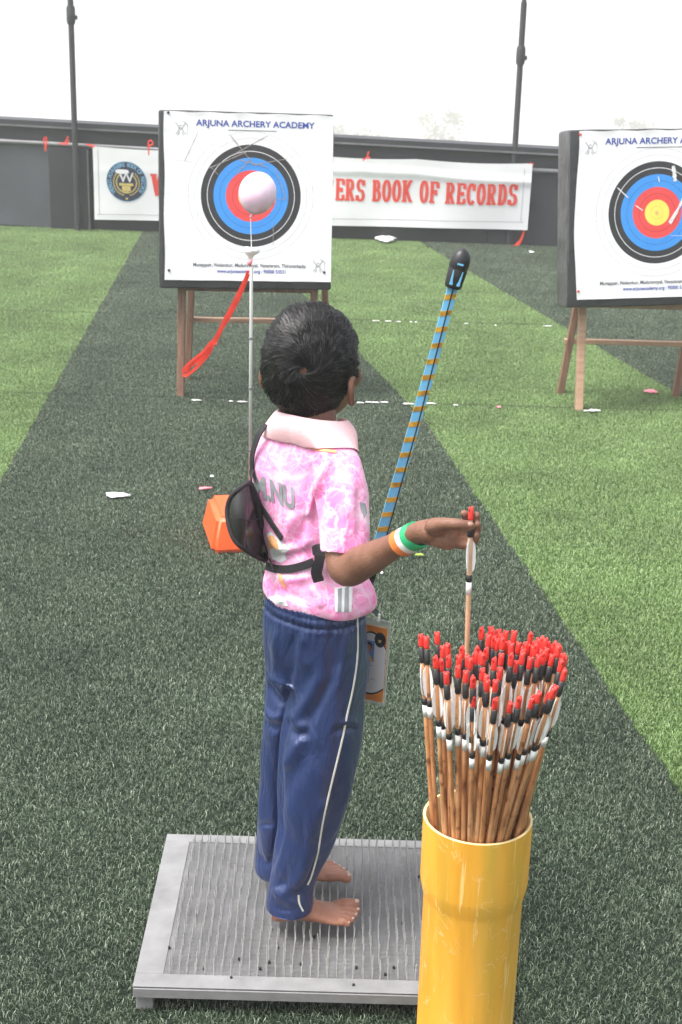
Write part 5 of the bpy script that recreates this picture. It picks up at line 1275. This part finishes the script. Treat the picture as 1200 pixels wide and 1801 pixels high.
# ------------------------------------------------------------ identity card
def badge():
    Yc = 2.165
    tl, tr_, br, bl = P(629, 1080, Yc+.06), P(688, 1094, Yc), P(677, 1243, Yc), P(622, 1231, Yc+.06)
    t = empty('id_badge', bl.lerp(br, .5))
    ex = (tr_-tl); ey = (bl-tl); nrm = ex.cross(ey).normalized()
    if nrm.y > 0: nrm = -nrm
    def q(s_, v, off): return tl+ex*s_+ey*v+nrm*off+(br-tr_-ey)*s_*v
    def sheet(poly, m, nme, off, th=.0005):
        mb = MB(); n = len(poly); mb.add([q(a, b, off) for a, b in poly]+[q(a, b, off-th) for a, b in poly], [tuple(range(n)), tuple(range(2*n-1, n-1, -1))]+[(i, i+n, (i+1) % n+n, (i+1) % n) for i in range(n)])
        o = mb.build(nme, m); adopt(o, t); return o
    m, t3, bb = nm('clear pouch'); bb.inputs['Base Color'].default_value = (.7, .75, .72, 1); bb.inputs['Alpha'].default_value = .38; bb.inputs['Roughness'].default_value = .15; M['pouch'] = m
    sheet([(0, 0), (1, 0), (1, 1), (0, 1)], m, 'pouch', .0, .0008)
    mb = MB(); e = [q(*a, .0006) for a in ((.004, .004), (.995, .004), (.995, .995), (.004, .995), (.004, .004))]; mb.tube(e, .0009, 6); adopt(mb.build('pouch_edge', M['tube']), t)
    x0, x1, y0, y1 = .04, .93, .085, .955
    X = lambda a: x0+(x1-x0)*a; Yy = lambda b: y0+(y1-y0)*b
    sheet([(X(0), Yy(0)), (X(1), Yy(0)), (X(1), Yy(1)), (X(0), Yy(1))], M['card_orange'], 'card', .0014)
    top = [(X(i/12), Yy(.10+.19*abs(2*i/12-1)**2)) for i in range(13)]; bot = [(X(i/12), Yy(.90-.10*abs(2*i/12-1)**2)) for i in range(13)][::-1]
    dn = lambda L_, d: [(a, b+d) for a, b in L_]
    sheet(dn(top, -.02)+dn(bot, .02), M['black'], 'card_border', .0018, .0003)
    sheet(top+bot, M['white_ink'], 'card_field', .0022, .0003)
    cx_, cy_ = X(.80), Yy(.165); cir = lambda r_: [(cx_+r_*math.cos(a)*1.0, cy_+r_*math.sin(a)*ex.length/ey.length) for a in np.linspace(0, 2*math.pi, 29)[:-1]]
    sheet(cir(.165), M['navy'], 'card_emblem', .0027, .0004); sheet(cir(.12), M['black'], 'card_emblem', .0030, .0003); sheet([(cx_-.05, cy_), (cx_+.05, cy_), (cx_+.03, cy_+.03), (cx_-.03, cy_+.03)], M['gold'], 'card_emblem', .0034, .0003)
    sheet([(X(.22), Yy(.20)), (X(.62), Yy(.20)), (X(.62), Yy(.47)), (X(.22), Yy(.47))], mat('photo blue', (.12, .3, .6), .4), 'card_photo', .0026, .0003)
    hx, hy = X(.45), Yy(.29)
    ep = lambda cx1, cy1, rx, ry: [(cx1+rx*math.cos(a), cy1+ry*math.sin(a)) for a in np.linspace(0, 2*math.pi, 21)[:-1]]
    sheet(ep(hx, hy-.012, .095, .05), M['black'], 'photo_hair', .0029, .0002)
    sheet(ep(hx, hy+.014, .075, .048), mat('photo skin', (.55, .22, .13), .5), 'photo_face', .0032, .0002)
    sheet([(X(.28), Yy(.47)), (X(.33), Yy(.41)), (X(.45), Yy(.38)), (X(.56), Yy(.41)), (X(.61), Yy(.47))], mat('photo shirt', (.75, .45, .08), .5), 'photo_shirt', .0035, .0002)
    # illegible print
    mb = MB()
    for (a, b, y, h, dens) in ((.30, .60, .52, .020, .9), (.28, .52, .575, .010, .7), (.30, .52, .645, .010, .7), (.22, .78, .705, .010, .8), (.30, .44, .775, .022, .5), (.24, .46, .835, .014, .9)):
        x = a
        while x < b:
            w_ = random.uniform(.010, .022)
            if random.random() < dens:
                y2 = y+random.uniform(-.002, .002); hh = h*random.uniform(.6, 1)
                mb.add([q(X(x), Yy(y2), .0026), q(X(x+w_*.7), Yy(y2), .0026), q(X(x+w_*.7), Yy(y2+hh), .0026), q(X(x), Yy(y2+hh), .0026)], [(0, 1, 2, 3)])
            x += w_
    adopt(mb.build('card_print', M['grey_ink']), t)
    mb = MB(); c = q(.62, .02, .0); mb.tube([c, c+Vector((0, 0, .012))], .0035, 8); adopt(mb.build('clip', M['vane']), t)
    mb = MB(); mb.ribbon([Vector(a) for a in catmull([c+Vector((0, 0, .012)), P(640, 1050, 2.13), P(638, 960, 2.20), P(615, 860, 2.27), P(585, 790, 2.24)], 8)], .010, Vector((1, -.3, 0)), .001); adopt(mb.build('lanyard', M['navy']), t)
    tag(t, 'orange and white identity card in a clear pouch hanging at the hip of the child', 'id card')
badge()

# ------------------------------------------------------------ scraps on the turf
def scrap(name, u, v, w_, h, m, lab, cat='scrap', z=.014, th=.004, seed=0, ang=0):
    c = G(u, v, z); t_ = MB(); n = 22; rs = random.Random(seed); vs = []; ca, sa = math.cos(ang), math.sin(ang)
    for k, (s_, zz) in enumerate(((.3, -.4), (1, 0), (.93, .55), (.55, 1))):
        for j in range(n):
            a = 2*math.pi*j/n; rr = s_*(1+.16*math.sin(3*a+seed)+.10*math.sin(7*a+seed*2)); x, y = rr*w_/2*math.cos(a), rr*h/2*math.sin(a)
            vs.append(Vector((c.x+x*ca-y*sa, c.y+x*sa+y*ca, z+zz*th+.0012*math.sin(5*a+k))))
    fs = [(i*n+j, i*n+(j+1) % n, (i+1)*n+(j+1) % n, (i+1)*n+j) for i in range(3) for j in range(n)]+[tuple(range(n))[::-1], tuple(range(3*n, 4*n))]
    t_.add(vs, fs); o = t_.build(name, m, smooth=True); tag(o, lab, cat); return o
scrap('white_scrap', 206, 871, .078, .045, M['litter_white'], 'white oval scrap lying on the dark turf left of the orange base', seed=1, th=.006)
scrap('pink_scrap', 360, 859, .046, .016, M['litter_pink'], 'thin pink scrap on the turf just above the orange base', seed=2, ang=.35)
scrap('white_scrap', 373, 838, .014, .012, M['litter_white'], 'tiny white speck on the turf above the thin pink scrap', seed=3)
scrap('pink_scrap', 1145, 688, .058, .06, M['litter_pink'], 'pink scrap lying on the turf under the right easel', seed=4)
scrap('pink_scrap', 878, 716, .018, .02, M['litter_pink'], 'small pale pink speck on the light turf left of the right easel', seed=5)
scrap('white_scrap', 679, 421, .14, .22, M['litter_white'], 'white crumpled scrap at the foot of the wall below the banner', seed=6, th=.02, z=.02)
scrap('white_scrap', 599, 703, .028, .05, M['litter_white'], 'small square white scrap beside the ear of the child', seed=7)
scrap('white_scrap', 935, 443, .035, .06, M['litter_white'], 'small white scrap on the turf below the right end of the banner', seed=8)
scrap('white_scrap', 1045, 722, .05, .025, M['litter_white'], 'white scrap beside the front leg of the right easel', seed=9)
scrap('yellow_scrap', 738, 976, .026, .016, mat('yellow green scrap', (.30, .42, .06), .6, .2, 60), 'small yellow green scrap on the dark turf below the wrist of the child', seed=10)
scrap('white_scrap', 672, 1008, .008, .010, M['litter_white'], 'tiny white speck on the turf under the forearm of the child', seed=12)
# remains of white marking tape along the seams
for (u0, u1, v0, v1, n_) in ((335, 430, 703, 706, 6), (612, 720, 707, 710, 8), (755, 830, 711, 715, 4), (640, 760, 564, 567, 7), (800, 990, 569, 574, 5), (1020, 1060, 721, 722, 2)):
    for i in range(n_):
        k = (i+random.uniform(.1, .9))/n_; u = u0+(u1-u0)*k; v = v0+(v1-v0)*k+random.uniform(-1.5, 1.5)
        if random.random() < .45: continue
        o = scrap('tape_fragment', u, v, random.uniform(.008, .05), random.uniform(.005, .012), M['litter_white'], 'torn white marking tape on a seam of the turf', 'tape fragment', z=.013, th=.0025, seed=20+i)
        o['group'] = 'white tape remains along the turf seams'
# ------------------------------------------------------------ faint trees below and beyond the wall
def far_tree(u, v, Y, h, wd, lab):
    c = P(u, v, Y); base = Vector((c.x, Y, -34)); t = empty('tree', base); rs = random.Random(int(u))
    mb = MB(); mb.tube([(0, 0, 0), (.1, 0, 4), (0, .1, c.z+34-h*.5), (0, 0, c.z+34-.3)], [.28, .2, .12, .03], 8)
    for k in range(7):
        a = rs.uniform(0, 6.28); z = c.z+34-h*rs.uniform(.25, .8); mb.tube([(0, 0, z), (math.cos(a)*wd*.3, math.sin(a)*wd*.3, z+.5)], [.06, .02], 6)
    mb.build('trunk', M['wood'], t)
    v_, f_ = [], []
    cl = [(rs.gauss(0, wd*.30), rs.gauss(0, wd*.30), c.z+34-h*rs.random()**.8, rs.uniform(.4, 1.0)) for _ in range(30)]
    for x, y, z, r in cl:
        for _ in range(90):
            d = Vector((rs.gauss(0, 1), rs.gauss(0, 1), rs.gauss(0, .7)))*r*.6; p_ = Vector((x, y, z-.3))+d
            n_ = Vector((rs.gauss(0, 1), rs.gauss(0, 1), rs.gauss(0, 1))).normalized(); a_ = n_.orthogonal().normalized()*.2; b_ = n_.cross(a_)*.5
            k = len(v_); v_ += [p_-a_, p_+b_, p_+a_, p_-b_]; f_.append((k, k+1, k+2, k+3))
    mobj('crown', v_, f_, M['leaf'], t); tag(t, lab, 'tree', 'faint trees beyond the wall')
M['leaf'] = mat('leaves', (.10, .15, .04), .6, .3, 3)
far_tree(604, 205, 130, 6.5, 2.6, 'faint pale tree top just right of the left target')
far_tree(668, 218, 130, 5, 1.8, 'small faint tree top between the left target and the middle tree')
far_tree(783, 198, 130, 7.5, 2.8, 'taller faint tree top left of the right pole')
far_tree(1136, 196, 130, 6, 3.6, 'faint tree top above the right target')
gl = MB(); gl.add([(-150, 11.5, -34), (150, 11.5, -34), (150, 275, -34), (-150, 275, -34)], [(0, 1, 2, 3)])
tag(gl.build('ground', mat('dusty ground', (.3, .27, .22), .9, .2, 1)), kind='structure')
hz = MB(); hz.box((-152, -22, -35), (152, 277, 4.4)); ho = hz.build('haze', None)
hm = bpy.data.materials.new('haze'); hm.use_nodes = True; ht = hm.node_tree; ht.nodes.clear()
o_ = ht.nodes.new('ShaderNodeOutputMaterial'); pv_ = ht.nodes.new('ShaderNodeVolumePrincipled'); pv_.inputs['Color'].default_value = (.97, .97, .98, 1)
pv_.inputs['Density'].default_value = .0065; pv_.inputs['Anisotropy'].default_value = .2; ht.links.new(pv_.outputs[0], o_.inputs['Volume'])
ho.data.materials.clear(); ho.data.materials.append(hm); tag(ho, kind='stuff')
